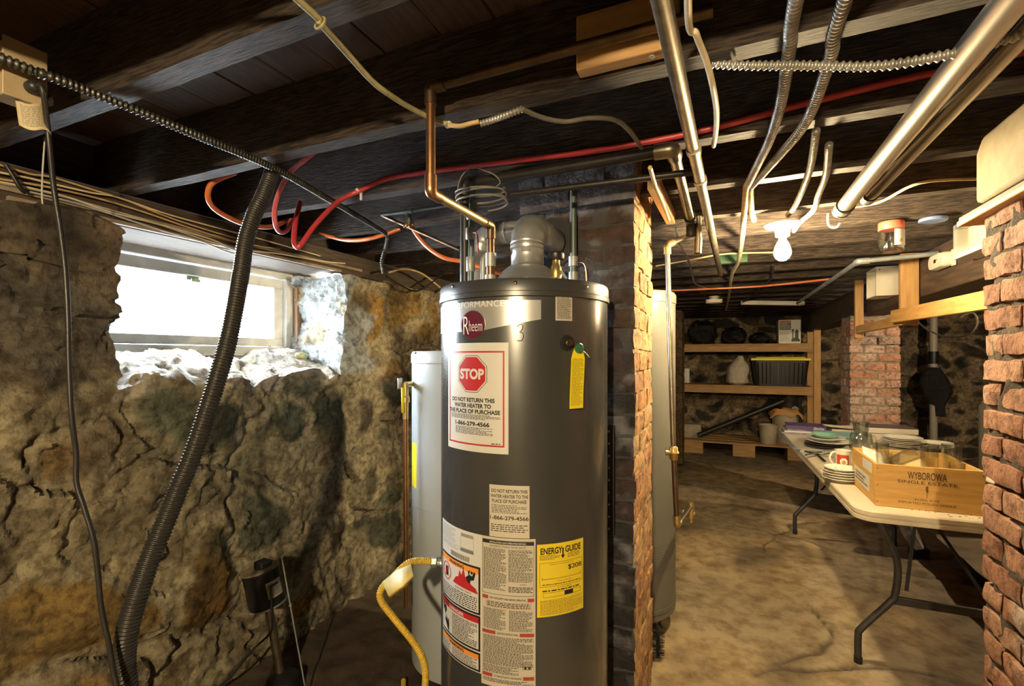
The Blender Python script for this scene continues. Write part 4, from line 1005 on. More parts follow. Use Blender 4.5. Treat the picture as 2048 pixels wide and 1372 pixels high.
# ---- pipe on the chimney face
y=1.655; a=PY(1147,378,y); b=PY(1149,552,y)
gz=thing('riser_pipe','greenish riser pipe running up the dark face of the chimney','pipe',V(a.x,y,1.57))
mb=MB(); mb.tube([V(a.x,y,1.57),V(a.x,y,1.99)],.0125,14); obj('riser',mb,M_verd,gz,smooth=60)
for z in (1.735,1.68): 
    mb=MB(); collar(mb,(a.x,y,z),(0,0,1),.0175,.035); obj('coupling',mb,M_galvd,gz,smooth=40)
mb=MB(); mb.tube(spl([V(a.x+.015,y-.01,1.73),V(a.x+.05,y-.02,1.71),V(a.x+.055,y-.02,1.58)],5),.003,8); obj('wire_handle',mb,M_copper,gz)
# dark conduit along joist bottom by the chimney
pipe('black_conduit','thin black conduit running level past the top of the chimney',[PZ(1000,392,1.928),PZ(1395,343,1.928)],.010,M_iron,'conduit')
# ---- main silver / dark pipe along the passage
b=PZ(1441,549,1.925); a0=V(-.09,.55,1.925); a=a0+(a0-b)*(3.0/(b.y-.55))
sp=thing('water_pipe','long dark shiny pipe running overhead from the camera to a green patch','pipe',b)
mb=MB(); mb.tube([a,b],.0155,18); obj('pipe_run',mb,M_steel,sp,smooth=60)
for px,py in ((1384,300),(1397,362)): 
    p=PZ(px,py,1.925); f=(p-a).length/(b-a).length; p=a+(b-a)*f; mb=MB(); collar(mb,p,b-a,.019,.028); obj('coupling',mb,M_steel,sp,smooth=40)
# green painted board behind it
p0=PY(1436,556,3.42); p1=PY(1475,546,3.42); mb=MB(); mb.box((p0.x,3.43,2.0),(p1.x+.06,3.46,2.14)); tag(obj('painted_board',mb,mat('green_paint',(.05,.13,.05),.6),bevel=.003),'small green painted board on a joist past the dark pipe','board')
# ---- two big silver conduits at the right
M_cond=mat('silver_conduit',(.55,.52,.46),.32,metal=.85,col2=(.34,.30,.24),nscale=7,stretch=(1,.3,1),rvar=.12)
cz1=PZ(1688,418,1.925); cd=thing('heating_pipe','larger silver pipe of the overhead pair at upper right','pipe',V(.385,cz1.y,1.90))
mb=MB(); mb.tube([V(.395,-2.45,1.925),V(.385,cz1.y+.01,1.925)],.0255,24); obj('pipe_run',mb,M_cond,cd,smooth=60)
mb=MB(); collar(mb,(.385,cz1.y-.02,1.925),(0,1,0),.0285,.05); obj('end_collar',mb,M_cond,cd,smooth=40)
for dy_ in (-.05,.008):
    mb=MB(); collar(mb,(.385,cz1.y+dy_,1.925),(0,1,0),.030,.012); obj('rubber_ring',mb,M_black,cd,smooth=40)
cz2=PZ(1733,395,1.955); cd2=thing('heating_pipe','slimmer silver pipe beside the larger overhead one','pipe',V(cz2.x,cz2.y,1.93))
mb=MB(); mb.tube([V(.50,-2.45,1.955),V(.463,cz2.y+.02,1.955)],.0185,20); obj('pipe_run',mb,M_cond,cd2,smooth=60)
mb=MB(); collar(mb,(.463,cz2.y,1.955),(0,1,0),.023,.05); obj('end_collar',mb,M_iron,cd2,smooth=40)
# ---- armoured cables
M_bx=mat('armoured_steel',(.50,.49,.45),.4,metal=.6,col2=(.28,.27,.24),nscale=20,rvar=.1)
M_bxd=mat('armoured_dark',(.12,.12,.11),.42,metal=.75,col2=(.05,.05,.045),nscale=20)
M_bxw=mat('armoured_dusty',(.50,.42,.27),.55,metal=.3,col2=(.30,.24,.14),nscale=20)
def bx(label, pts, r=.0095, m=M_bx, pitch=.0105, amp=.0021, n=14, name='armoured_cable', group=None):
    mb=MB(); ribbed(mb,spl(pts,8),r,amp,pitch,n); return tag(obj(name,mb,m,smooth=120),label,'cable',group)
z=1.985
bx('dark armoured cable running from the outlet box along the joists at left',[V(-1.32,-2.4,1.987),V(-1.31,-1.0,1.985),V(-1.30,.0,1.987),PZ(0,115,z),PZ(100,153,z-.005),PZ(210,195,z),PZ(380,265,z-.01),PZ(545,335,z),PZ(660,400,z-.008),PZ(745,450,z-.004),PZ(772,468,z-.012),PZ(775,480,z-.03),PT(770,500,2.36),PT(764,525,2.36),PT(768,548,2.36)],.0092,M_bxd)
bx('left one of two fat armoured cables dropping to the joist fork',[V(.20,-2.4,1.985),V(.16,-1.0,1.985),V(.11,.2,1.985),PZ(1592,0,z),PZ(1580,90,z),PZ(1563,200,z),PZ(1541,275,z),PZ(1515,330,z),PZ(1494,372,z)],.0105)
bx('right one of two fat armoured cables dropping to the joist fork',[V(.29,-2.4,1.985),V(.25,-1.0,1.985),V(.20,.2,1.985),PZ(1690,0,z),PZ(1662,110,z),PZ(1630,205,z),PZ(1600,262,z),PZ(1540,332,z),PZ(1503,372,z)],.0105)
bx('pale dusty cable hanging from the fork and running to the far wall',[PZ(1493,372,z),PZ(1488,430,z-.02),PZ(1484,480,z-.01),PZ(1476,525,z),PZ(1464,550,z),PZ(1458,590,z),PZ(1452,620,z)],.0095,M_bxw)
bx('short pale dusty cable from the fork up to a bright joist',[PZ(1500,374,z),PZ(1501,400,z-.01),PZ(1503,425,z),PZ(1508,440,z+.0)],.0095,M_bxw)
bx('thin armoured cable dropping to the left side of the bulb holder',[PZ(1632,262,z),PZ(1622,330,z),PZ(1607,375,z),PZ(1590,412,z),PZ(1576,430,z)],.0085,M_bx)
bx('thin armoured cable dropping to the right side of the bulb holder',[PZ(1658,290,z),PZ(1652,350,z),PZ(1637,390,z),PZ(1627,420,z),PZ(1600,445,z),PZ(1588,462,z)],.0085,M_bx)
bx('shiny armoured cable sagging across a joist bay at the upper right',[PY(1425,128,1.07),PY(1500,131,1.07),PY(1600,131,1.07),PY(1720,133,1.07),PY(1800,127,1.07),PY(1920,104,1.07),PY(2040,70,1.07)],.0078,M_bx,.011,.0018)
bx('far thin cable looping across the joists below the bulb',[PZ(1546,530,1.985),PZ(1540,560,1.985),PZ(1520,575,1.985),PZ(1508,590,1.985),PZ(1480,607,1.985)],.007,M_bxd)
bx('short ridged cable under the joist behind the copper pipe',[PZ(962,247,z-.002),PZ(985,240,z),PZ(1018,228,z),PZ(1045,218,z+.004)],.0075,M_bx,.009,.0013)
# ---- cloth and plastic cables
def cable(label, pts, r, m, name='cable', cat='cable', group=None, k=8, n=8, flat=None):
    mb=MB(); mb.tube(spl(pts,k),r,n,flat=flat); return tag(obj(name,mb,m,smooth=70),label,cat,group)
M_olive=mat('olive_cloth',(.40,.36,.18),.7,col2=(.26,.23,.11),nscale=25)
M_cream=mat('cream_cable',(.78,.69,.47),.5,col2=(.58,.49,.31),nscale=12)
M_tan=mat('tan_cable',(.62,.46,.23),.55,col2=(.44,.31,.14),nscale=12)
M_wht=mat('grey_white_cable',(.52,.53,.50),.5,col2=(.36,.37,.35),nscale=12)
M_gry=mat('grey_cable',(.22,.20,.17),.55,col2=(.14,.12,.10),nscale=12)
M_cord=mat('black_cord',(.018,.018,.018),.42)
cable('olive cloth-wrapped cable crossing the joists at top centre',[V(-.75,-2.4,1.988),V(-.70,-1.0,1.99),V(-.63,.1,1.988),PZ(596,0,z),PZ(640,46,z-.006),PZ(690,102,z-.002),PZ(740,158,z),PZ(770,183,z-.004),PZ(820,215,z),PZ(870,240,z),PZ(893,248,z-.004)],.0062,M_olive)
p=PZ(640,46,z-.004); mb=MB(); ringp=[p+V(.012*math.cos(a)*.9,.004*math.sin(a),.012*math.sin(a)) for a in [2*PI*i/14 for i in range(15)]]; mb.tube(ringp,.0022,6); tag(obj('cable_tie',mb,M_olive),'frayed loop tied round the olive cloth cable','cable tie')
mb=MB(); p=PZ(897,250,z); mb.box(p-V(.008,.006,.006),p+V(.008,.006,.008)); tag(obj('cable_clip',mb,M_white,bevel=.002),'small white clip holding the olive cable to the joist','clip')
cable('short tan cable end between the white clip and the ridged cable',[PZ(897,250,z-.004),PZ(920,252,z-.012),PZ(940,247,z-.006),PZ(958,243,z-.002)],.006,M_tan)
cable('grey cable waving along the dark joist to a square clip',[PZ(1045,218,z),PZ(1085,235,1.985),PZ(1130,243,1.985),PZ(1180,236,1.985),PZ(1230,240,1.985),PZ(1262,265,1.985),PZ(1287,303,1.985)],.0058,M_gry)
mb=MB(); p=PZ(1289,309,1.985); mb.box(p-V(.009,.008,.006),p+V(.009,.008,.006)); tag(obj('cable_clip',mb,M_cream,bevel=.002),'cream square clip at the end of the grey cable','clip')
cable('bent cream cable hanging beside the long dark pipe',[V(-.02,-2.4,1.99),V(.0,-1.,1.988),V(.0,.2,1.99),PZ(1376,0,1.985),PZ(1393,70,1.985),PZ(1412,120,1.975),PZ(1425,170,1.96),PZ(1433,220,1.965),PZ(1432,262,1.975),PZ(1427,292,1.985)],.0065,M_cream)
cable('yellow cable stapled along a far lit joist at right',[PZ(1700,415,1.985),PZ(1760,404,1.985),PZ(1840,366,1.985),PZ(1955,358,1.99)],.005,M_tan)
cable('thin cream cable stretched below the lit joist left of the bulb',[PZ(1312,532,1.985),PZ(1380,520,1.985),PZ(1450,508,1.985),PZ(1545,505,1.985)],.005,M_tan)
cable('twisted cable stepping down beside the bent-foot pipe',[PZ(1352,455,1.985),PZ(1358,485,1.985),PZ(1373,512,1.98),PZ(1381,535,1.98),PZ(1386,555,1.98),PZ(1392,568,1.98),PZ(1418,578,1.98)],.006,M_gry)
# wires bundled along the left sill timber
spec=[(M_tan,'uppermost tan cable along the sill timber at left',[(-40,318),(0,330),(60,348),(105,355),(180,378),(250,400),(330,432),(420,462),(500,484)]),
(M_cream,'bright cream cable just under the uppermost tan one on the sill timber',[(-40,336),(0,345),(60,357),(105,368),(180,385),(235,395),(330,427),(420,452),(520,478),(640,512)]),
(M_tan,'tan cable third from the top on the sill timber',[(-40,350),(0,358),(105,376),(200,398),(290,425),(380,456),(480,486),(560,498)]),
(M_wht,'grey-white cable in the middle of the bundle on the sill timber',[(-40,360),(0,366),(105,388),(200,414),(290,440),(380,470),(470,500)]),
(M_cream,'pale cream cable second from the bottom on the sill timber',[(-40,357),(0,364),(60,376),(140,396),(220,424),(330,452),(420,478),(470,497),(560,508),(640,522),(690,527)]),
(M_wht,'lowest grey-white cable sagging above the window',[(60,384),(110,396),(170,412),(240,434),(330,463),(400,482),(460,505),(500,512)])]
for i,(m,lb,px) in enumerate(spec):
    cable(lb,[PX(x,y,-2.012+.004*(i%3)) for x,y in px],.0055,m,name='sill_cable',group='cables along the sill timber',flat=(1,.62))
cable('black strap wire crossing over the sill cables at far left',[PX(12,330,-1.99),PX(25,350,-1.985),PX(40,375,-1.985),PX(50,385,-1.995)],.006,M_cord,name='strap_wire')
p=PX(143,455,-1.975); mb=MB(); mb.tube(spl([PX(148,432,-1.97),PX(140,448,-1.96),PX(125,460,-1.97),PX(140,468,-1.965),PX(152,480,-1.97)],5),[.004+.003*((i*7)%3)/3 for i in range(21)],7); tag(obj('rag_scrap',mb,M_wht),'twisted white scrap stuck to the wall left of the window','scrap')
cable('pale string hanging from the joist over the sill cables',[PT(90,275,1.35),PT(86,330,1.35),PT(84,380,1.35),PT(85,408,1.35)],.0022,M_wht,name='string',cat='string')
# ---- outlet box, tag and cord at left
o0=V(-1.335,.4735,1.935)
ob=thing('outlet_box','beige outlet box on the joist at the upper left with a plugged-in black cord','outlet',V(-1.36,.503,1.93))
M_beige=mat('beige_plate',(.46,.36,.22),.5,col2=(.38,.29,.17),nscale=6)
mb=MB(); mb.box((-1.40,.472,1.935),(-1.335,.535,2.045)); obj('box_body',mb,M_beige,ob,bevel=.003)
mb=MB(); mb.box((-1.336,.468,1.93),(-1.332,.539,2.05)); obj('cover_plate',mb,M_beige,ob,bevel=.0015)
mb=MB(); mb.lathe([(.014,0),(.014,.012),(.011,.02),(.005,.024)],V(-1.332,.513,1.962),16,R=rot('Y',90)); obj('plug',mb,M_cord,ob,smooth=40)
P=[V(-1.31,.513,1.962),V(-1.295,.516,1.95),PT(97,270,1.03),PT(107,370,1.035),PT(121,460,1.04),PT(131,545,1.04),PT(136,640,1.04),PT(138,730,1.04),PT(143,830,1.04),PT(152,905,1.05),PT(153,965,1.05),PT(168,1015,1.05),PT(187,1080,1.05),PT(196,1150,1.05),PT(203,1220,1.05),PT(218,1290,1.05),PT(226,1340,1.05),PT(236,1385,1.05),PT(250,1480,1.06),V(-1.30,.68,.22),V(-1.38,.82,.03),V(-1.52,1.10,.018),V(-1.62,1.35,.018)]
cable('long black cord hanging from the beige outlet box down the stone wall',P,.0052,M_cord,name='power_cord',cat='cord')
mb=MB(); tq=[PT(30,196,1.0),PT(92,222,1.03),PT(103,272,1.03),PT(38,250,1.0)]
L=8; vs=[];fs=[]
for j in range(L+1):
    for i in range(L+1):
        u,v=i/L,j/L; p=(tq[0]*(1-u)+tq[1]*u)*(1-v)+(tq[3]*(1-u)+tq[2]*u)*v; vs.append(p+V(.012,0,0)*math.sin(u*3.1)*1+V(0,0,-.006)*math.sin(u*6))
for j in range(L):
    for i in range(L): a=j*(L+1)+i; fs.append((a,a+L+1,a+L+2,a+1))
mb.add(vs,fs); cdt=tag(obj('cord_tag',mb,mat('tag_cream',(.55,.45,.28),.6,col2=(.45,.37,.23),nscale=9),solid=.0006,origin=tq[3]),'curled paper tag hanging below the beige outlet box','tag')
mb=MB(); fn=lambda u,v,w: ((tq[0]*(.5-u)+tq[1]*(u+.5))*(v+.5)+(tq[3]*(.5-u)+tq[2]*(u+.5))*(.5-v))+V(.012,0,0)*math.sin((u+.5)*3.1)+V(0,0,-.006)*math.sin((u+.5)*6)+V(.5,-.3,0)*w
Sheet(fn,1,1).greek(mb,-.4,.4,-.4,.4,9,w=.003,fill=.35,seed=3); obj('tag_print',mb,M_grey,cdt)
# ---- corrugated sump hose
P=[PT(546,335,1.545),PT(538,362,1.525),PT(525,395,1.50),PT(508,430,1.47),PT(492,480,1.44),PT(483,540,1.41),PT(473,600,1.37),PT(457,680,1.33),PT(437,750,1.29),PT(412,830,1.25),PT(385,910,1.21),PT(356,980,1.18),PT(330,1045,1.155),PT(303,1110,1.13),PT(275,1190,1.11),PT(255,1260,1.10),PT(248,1320,1.10),PT(252,1372,1.10),PT(262,1450,1.12),V(-1.28,.74,.30),V(-1.40,.88,.10),V(-1.52,1.02,.035),V(-1.62,1.15,.03)]
mb=MB(); ribbed(mb,spl(P,8),.0215,.0017,.0085,18); tag(obj('corrugated_hose',mb,mat('black_hose',(.022,.021,.019),.38,spec=.6),smooth=120),'thick black corrugated hose arching from the joist down past the window','hose')
# ---- PEX tubing
M_pink=mat('pink_tube',(.55,.13,.15),.3,spec=.6); M_redt=mat('red_tube',(.50,.05,.06),.35,spec=.6); M_or=mat('orange_tube',(.62,.17,.05),.3,spec=.6)
yy=1.22
cable('pink plastic tube looping down below the corrugated hose',[PY(640,295,1.16),PY(611,318,1.16),PY(590,335,1.17),PY(573,355,1.18),PY(556,392,1.2),PY(549,425,1.22),PY(552,452,1.24),PY(561,464,1.28),PY(574,460,1.33),PY(583,440,1.38)],.0088,M_pink,name='plastic_tube',cat='tube',n=12)
yv=1.415
cable('long red plastic tube running along the joist and hooking down at its left end',[PY(2060,100,yv),PY(1950,128,yv),PY(1780,165,yv),PY(1600,210,yv),PY(1400,262,yv),PY(1200,300,yv),PY(1000,325,yv),PY(870,342,yv),PY(777,357,yv),PY(718,382,1.40),PY(683,399,1.36),PY(655,423,1.30),PY(625,457,1.24),PY(604,487,1.20),PY(594,494,1.19),PY(588,480,1.20),PY(592,440,1.26),PY(600,405,1.35)],.0088,M_redt,name='plastic_tube',cat='tube',n=12)
mb=MB(); p=PY(717,381,1.4); q=PY(723,377,1.4); d=(q-p).normalized(); collar(mb,p,d,.0105,.012); mb.box(p+V(.004,.002,-.035),p+V(.012,.008,-.008)); tag(obj('pipe_clamp',mb,M_white,smooth=40),'white clamp pinning the red tube to the joist','clamp')
cable('orange tube curling down from the joist left of the corrugated hose',[PX(470,345,-1.62),PX(437,358,-1.62),PX(420,372,-1.64),PX(416,395,-1.66),PX(425,413,-1.68),PX(446,429,-1.70),PX(480,445,-1.72),PX(515,453,-1.74),PX(545,453,-1.78),PX(575,440,-1.85)],.0095,M_or,name='plastic_tube',cat='tube',n=12)
cable('short orange tube lying along the joist left of the copper tee',[PY(640,466,1.84),PY(685,479,1.83),PY(722,480,1.82),PY(760,472,1.82),PY(800,458,1.86)],.0095,M_or,name='plastic_tube',cat='tube',n=12)
O0=PY(822,452,1.80)
cable('orange tube sweeping from the copper tee to behind the heater pipes',[O0,PY(840,478,1.80),PY(862,500,1.80),PY(890,516,1.80),PY(925,523,1.82),PY(965,535,1.84),PY(1005,548,1.86),PY(1040,560,1.88)],.0095,M_or,name='plastic_tube',cat='tube',n=12)
cable('bright red tube along the joist at the top right corner',[PY(1790,34,1.088),PY(1860,18,1.088),PY(1960,-10,1.088)],.008,M_redt,name='plastic_tube',cat='tube',n=10)
cable('far orange tube stretched across the joists beyond the bulb',[PZ(1300,583,1.965),PZ(1480,575,1.965),PZ(1560,569,1.965),PZ(1660,558,1.965)],.0085,M_or,name='plastic_tube',cat='tube',n=10)
# copper tee on the joist
te=thing('copper_tee','small copper tee with a clustered fitting on the joist above the orange tube','pipe fitting',PY(820,455,1.79))
a=PY(763,430,1.79); b=PY(818,424,1.79); c=PY(818,452,1.79); e=PY(900,410,1.79)
mb=MB(); mb.tube([a,b],.0095,12); obj('left_pipe',mb,M_verd,te,smooth=60)
mb=MB(); collar(mb,b,(b-a),.0135,.045); mb.tube([b,c],.0115,12); mb.tube([b+(c-b)*.4,b+(c-b)*.75],.014,12); obj('tee_body',mb,M_verd,te,smooth=40)
mb=MB(); mb.tube([b,e],.008,10); obj('right_pipe',mb,M_verd,te,smooth=60)
mb=MB()
for k in range(7): an=2*PI*k/7; mb.blob(c+V(.019*math.cos(an),.019*math.sin(an)*.6,.004*math.cos(3*an)),.0085,k,.1,2,10)
obj('crimp_ring',mb,M_copper,te)
mb=MB(); mb.tube([a,PY(920,500,1.79)],.0075,10); obj('diagonal_pipe',mb,M_copperd,te,smooth=60)
# coil of white cable round the black pipe
mb=MB(); cc=V(B0.x+.075,1.36,1.945); pts=[]
for i in range(120):
    an=2*PI*i/28; rr=.075+.010*math.sin(i*.23); pts.append(cc+V(rr*math.cos(an)*1.15,rr*.75*math.sin(an),-.004*i/28+.006*math.sin(an*.63)-.02-.006*(i//28)))
mb.tube(pts,.0030,8); tag(obj('cable_coil',mb,M_gry,smooth=70),'loose coil of pale cable hung beside the black pipe elbow','cable coil')
cable('thin dark wire loop sticking up above the cable coil',[PY(925,425,1.345),PY(915,390,1.345),PY(922,355,1.345),PY(945,335,1.345),PY(975,343,1.345),PY(992,352,1.345),PY(1000,366,1.345),PY(985,378,1.345)],.002,M_gry,name='wire_loop',cat='wire')
# dark rag of cable on the wall top left of the heater
cable('yellowish cable draped over the wall top behind the charcoal heater',[PX(778,545,-1.88),PX(810,538,-1.88),PX(845,548,-1.88),PX(880,575,-1.88)],.0065,M_tan)
cable('black cable bent over the wall top beside the draped yellowish one',[PX(772,552,-1.86),PX(800,570,-1.86),PX(835,582,-1.86),PX(870,560,-1.88),PX(890,545,-1.9)],.006,M_cord)
# ---- new wood block on the joist near top centre
k0=PY(1152,100,.985); k1=PY(1358,100,.985)
nb=thing('wood_block','new pale wood block screwed to the dark joist at top centre','wood block',V((k0.x+k1.x)/2,1.0,2.0))
mb=MB(); mb.box((k0.x,.985,2.004),(k1.x,1.019,2.12)); obj('block',mb,mat('new_pine',(.50,.31,.13),.6,col2=(.38,.21,.08),nscale=6,stretch=(1,7,7)),nb,bevel=.003)
mb=MB(); p=PZ(1300,99,2.0); mb.lathe([(.006,0),(.006,-.002),(0,-.003)],V(p.x,1.0,2.0035),12); obj('screw',mb,M_galv,nb)
# lit wooden strut and block beside the chimney
mb=MB(); mb.bar((-.215,1.62,1.968),(-.205,2.08,1.968),.036,.05,mi=0); tag(obj('wooden_strut',mb,M_piney,bevel=.003),'short wooden strut running back beside the top of the chimney','strut')
cable('tan cable stapled under the strut beside the chimney',[PZ(1300,335,1.91),PZ(1312,375,1.91),PZ(1325,405,1.91),PZ(1338,440,1.91)],.006,M_tan)
# perforated strap on the chimney
sx=PY(1221,850,1.672); zt=PY(1221,850,1.672).z; zb=PY(1221,1068,1.672).z
stp=thing('metal_strap','dark perforated metal strap standing against the chimney beside the heater','strap',V(sx.x,1.672,zb))
mb=MB(); mb.box((sx.x-.016,1.662,zb),(sx.x+.016,1.668,zt)); mb.box((sx.x+.012,1.655,zb),(sx.x+.016,1.668,zt)); obj('strap_bar',mb,M_iron,stp,bevel=.001)
mb=MB()
for i in range(9):
    z_=zb+(zt-zb)*(i+.5)/9; mb.lathe([(.004,0),(.004,.0015),(0,.0015)],V(sx.x-.003,1.6625,z_),10,R=rot('X',90))
obj('bolt_holes',mb,M_galvd,stp)
# ---- sump pump
mt=PT(527,1168,1.99); axis=(PT(516,1122,1.99)-PT(545,1250,1.99)).normalized(); Rm=axis.to_track_quat('Z','Y').to_matrix()
base=PT(566,1400,1.99); base.z=.01
su=thing('sump_pump','black pedestal sump pump leaning at the foot of the stone wall','sump pump',base)
c0=mt-axis*.085
mb=MB(); mb.lathe([(.066,0),(.07,.006),(.07,.135),(.072,.138),(.072,.146)],c0,40,R=Rm); bo=obj('motor',mb,M_black,su,smooth=35)
mb=MB(); mb.lathe([(.0725,.146),(.0725,.152),(.05,.157),(.0,.158)],c0,40,R=Rm); obj('motor_lid',mb,mat('dusty_lid',(.35,.28,.18),.6,col2=(.1,.08,.06),nscale=10),su,smooth=35)
mb=MB(); mb.lathe([(.074,-.003),(.074,.003),(.066,.003)],c0,40,R=Rm,caps=False); obj('bottom_rim',mb,M_galvd,su,smooth=35)
mb=MB(); mb.box(c0+axis*.155+V(-.0,-.03,0),c0+axis*.155+V(.05,.02,.035)); obj('switch_box',mb,M_black,su,bevel=.004)
sidev=(-V(mt.x,mt.y,0)).normalized(); tang=V(-sidev.y,sidev.x,0); 
if tang.dot(V(C_,S_,0))<0: tang=-tang
def pf(u,v,w):
    an=.62+u/.07; q=sidev*math.cos(an)+tang*math.sin(an); q=(q-axis*q.dot(axis)).normalized(); return c0+axis*(.072+v)+q*(.0705+w)
L=Sheet(pf,.06,.065); mb=MB(); L.panel(mb,-.032,.032,-.035,.03,nu=8); pl2=obj('motor_label',mb,M_paper2,su)
mb=MB(); L.greek(mb,-.028,.028,-.03,.024,7,w=.0012,fill=.35,seed=61); L.panel(mb,-.02,.015,.010,.018,.0006,.0012,nu=4); obj('lettering',mb,M_ink,pl2)
mb=MB(); mb.tube([c0,base],.0165,16); obj('column',mb,M_steel,su,smooth=60)
mb=MB(); mb.lathe([(.07,-.005),(.075,.01),(.06,.06),(.02,.08)],base,24); obj('pump_base',mb,M_black,su,smooth=40)
mb=MB(); f0=PT(563,1112,1.97); f1=PT(612,1385,1.97); mb.tube([f0,f1],.0032,8); mb.tube([f0+V(0,0,.006),f0-V(0,0,.004)],.008,10); fm=f0+(f1-f0)*.36; collar(mb,fm,f1-f0,.006,.008); obj('float_rod',mb,M_galvd,su,smooth=50)
mb=MB(); mb.tube(spl([c0+axis*.1+tang*.03-V(0,.0,0)+sidev*.072,c0+sidev*.078+tang*.012,c0-axis*.1+sidev*.03-tang*.01,PT(505,1300,1.97),PT(460,1355,1.95),PT(420,1385,1.93)],6),.0045,8); obj('motor_cord',mb,M_cord,su,smooth=60)
# ---- bits on the window ledge
c=PX(603,716,-2.18); 
mb=MB(); mb.blob(c+V(0,0,.012),V(.022,.045,.018),4,.35,3,20); tag(obj('crumpled_wrapper',mb,mat('wrapper',(.20,.42,.28),.4,col2=(.55,.45,.25),nscale=22),smooth=30),'crumpled green wrapper on the window ledge corner','wrapper')
# ================================================================== FOLDING TABLE AND WHAT STANDS ON IT
TZ=.76; TO=V(.500,2.405,0); TA=V(-.030,1,0).normalized(); TB=V(1,.030,0).normalized(); TL_,TW_=2.40,.76
def tp(a,b,z): q=TO+TA*a+TB*b; return V(q.x,q.y,z)
M_ttop=mat('table_plastic',(.60,.54,.42),.5,col2=(.48,.42,.31),nscale=5,bump=.12,bscale=120)
M_leg=mat('table_leg',(.06,.06,.062),.42,metal=.4,col2=(.04,.04,.04),nscale=14)
tb=thing('folding_table','long cream folding table with bent grey legs holding plates, books and a crate','table',tp(TL_/2,TW_/2,0))
def rr(w,l,r,n=8,ins=0):
    pts=[]
    for cx,cy,a0 in ((w-r,l-r,0),(r,l-r,90),(r,r,180),(w-r,r,270)):
        for k in range(n+1):
            an=math.radians(a0+90*k/n); pts.append((cx+(r-ins)*math.cos(an),cy+(r-ins)*math.sin(an)))
    return pts
mb=MB(); secs=[(.004,TZ),(.0,TZ-.006),(.0,TZ-.022),(.004,TZ-.024),(.004,TZ-.028),(.0,TZ-.030),(.0,TZ-.045),(.006,TZ-.048)]
vs=[];fs=[]; n=None
for ins,z in secs:
    P=rr(TW_,TL_,.075,8,ins); n=len(P); vs+=[tp(y,x,z) for x,y in P]
for j in range(len(secs)-1):
    for i in range(n): fs.append((j*n+i,j*n+n+i,j*n+n+(i+1)%n,j*n+(i+1)%n))
fs.append(tuple(range(n))); fs.append(tuple((len(secs)-1)*n+i for i in range(n-1,-1,-1)))
mb.add(vs,fs); obj('tabletop',mb,M_ttop,tb,smooth=30)
for a,sg in ((.235,1),(1.95,-1)):
    for side in (0,1):
        w=lambda q: q if side==0 else TW_-q
        mb=MB(); P=[tp(a,w(.14),TZ-.05),tp(a,w(.135),TZ-.09),tp(a-.0*sg,w(.205),TZ-.27),tp(a,w(.20),TZ-.42),tp(a,w(.175),TZ-.47),tp(a,w(.075),TZ-.60),tp(a,w(.062),TZ-.64),tp(a,w(.062),.012)]
        mb.tube(spl(P,7),.0145,14); lg=obj('leg',mb,M_leg,tb,smooth=60)
        mb=MB(); mb.tube([tp(a,w(.062),.0),tp(a,w(.062),.03)],.017,14); obj('foot_cap',mb,M_black,lg,smooth=40)
    mb=MB(); mb.bar(tp(a,.19,TZ-.45),tp(a,TW_-.19,TZ-.45),.016,.035); obj('crossbar',mb,M_leg,tb,bevel=.002)
    mb=MB(); mb.tube([tp(a,.12,TZ-.055),tp(a,TW_-.12,TZ-.055)],.013,10); obj('hinge_bar',mb,M_leg,tb)
    c=tp(a+.30*sg,TW_/2,TZ-.06)
    for s2 in (.24,TW_-.24):
        mb=MB(); mb.bar(c,tp(a,s2,TZ-.40),.014,.006); obj('brace',mb,M_leg,tb)
mb=MB()
rg=random.Random(4)
for i in range(40): 
    c=tp(.03+rg.random()*.08,.38+rg.gauss(.0,.10)-.0,TZ+.001); mb.blob(c,V(rg.uniform(.0015,.005),rg.uniform(.001,.003),.001),i,.3,3,6)
tag(obj('table_dirt',mb,mat('rust_crumbs',(.16,.08,.04),.9)),'rusty crumbs scattered near the front edge of the table','dirt',None,'stuff')
# ---- crate
M_crate=mat('crate_wood',(.55,.33,.10),.55,col2=(.44,.24,.06),nscale=4.5,stretch=(1.2,1.2,10),bump=.12,bscale=20)
M_burn=mat('crate_print',(.06,.035,.015),.7)
cx0,cx1,cy0,cy1,chh=.585,.945,2.50,2.90,.178; z0=TZ+.001
cr=thing('wooden_crate','low wooden vodka crate with black printed lettering on the table corner','crate',V((cx0+cx1)/2,(cy0+cy1)/2,z0))
th=.012
for nm,lo,hi in (('front_panel',(cx0,cy0,z0),(cx1,cy0+th,z0+chh)),('back_panel',(cx0,cy1-th,z0),(cx1,cy1,z0+chh)),('side_panel',(cx0,cy0+th,z0),(cx0+th,cy1-th,z0+chh)),('side_panel',(cx1-th,cy0+th,z0),(cx1,cy1-th,z0+chh)),('base_panel',(cx0+th,cy0+th,z0),(cx1-th,cy1-th,z0+.009))):
    mb=MB(); mb.box(lo,hi); o=obj(nm,mb,M_crate,cr,bevel=.0015)
    if nm=='front_panel': fp=o
    if nm=='side_panel' and lo[0]==cx0: sp_=o
L=plane_sheet(((cx0+cx1)/2+.0,cy0,z0+chh/2),(1,0,0),(0,0,1),(0,-1,0)); mb=MB()
L.text(mb,'WYBOROWA',-.005,.052,.030,.128,bold=.01); L.text(mb,'SINGLE ESTATE',-.005,.024,.0125,.196,bold=.005); L.text(mb,'PURE RYE',-.005,-.047,.0065,.08,bold=.005); L.text(mb,'IMPORTED POLISH VODKA',-.005,-.062,.0088,.19,bold=.01)
for k in range(7):
    s=(-1)**k; z=-.004+.0035*k-.01; L.poly(mb,[(-.005,z-.004),(-.005+s*.0055,z+.004),(-.005+s*.002,z+.006)],.0012)
L.poly(mb,[(-.006,-.036),(-.004,-.036),(-.0043,.012),(-.0057,.012)],.0012)
obj('lettering',mb,M_burn,fp)
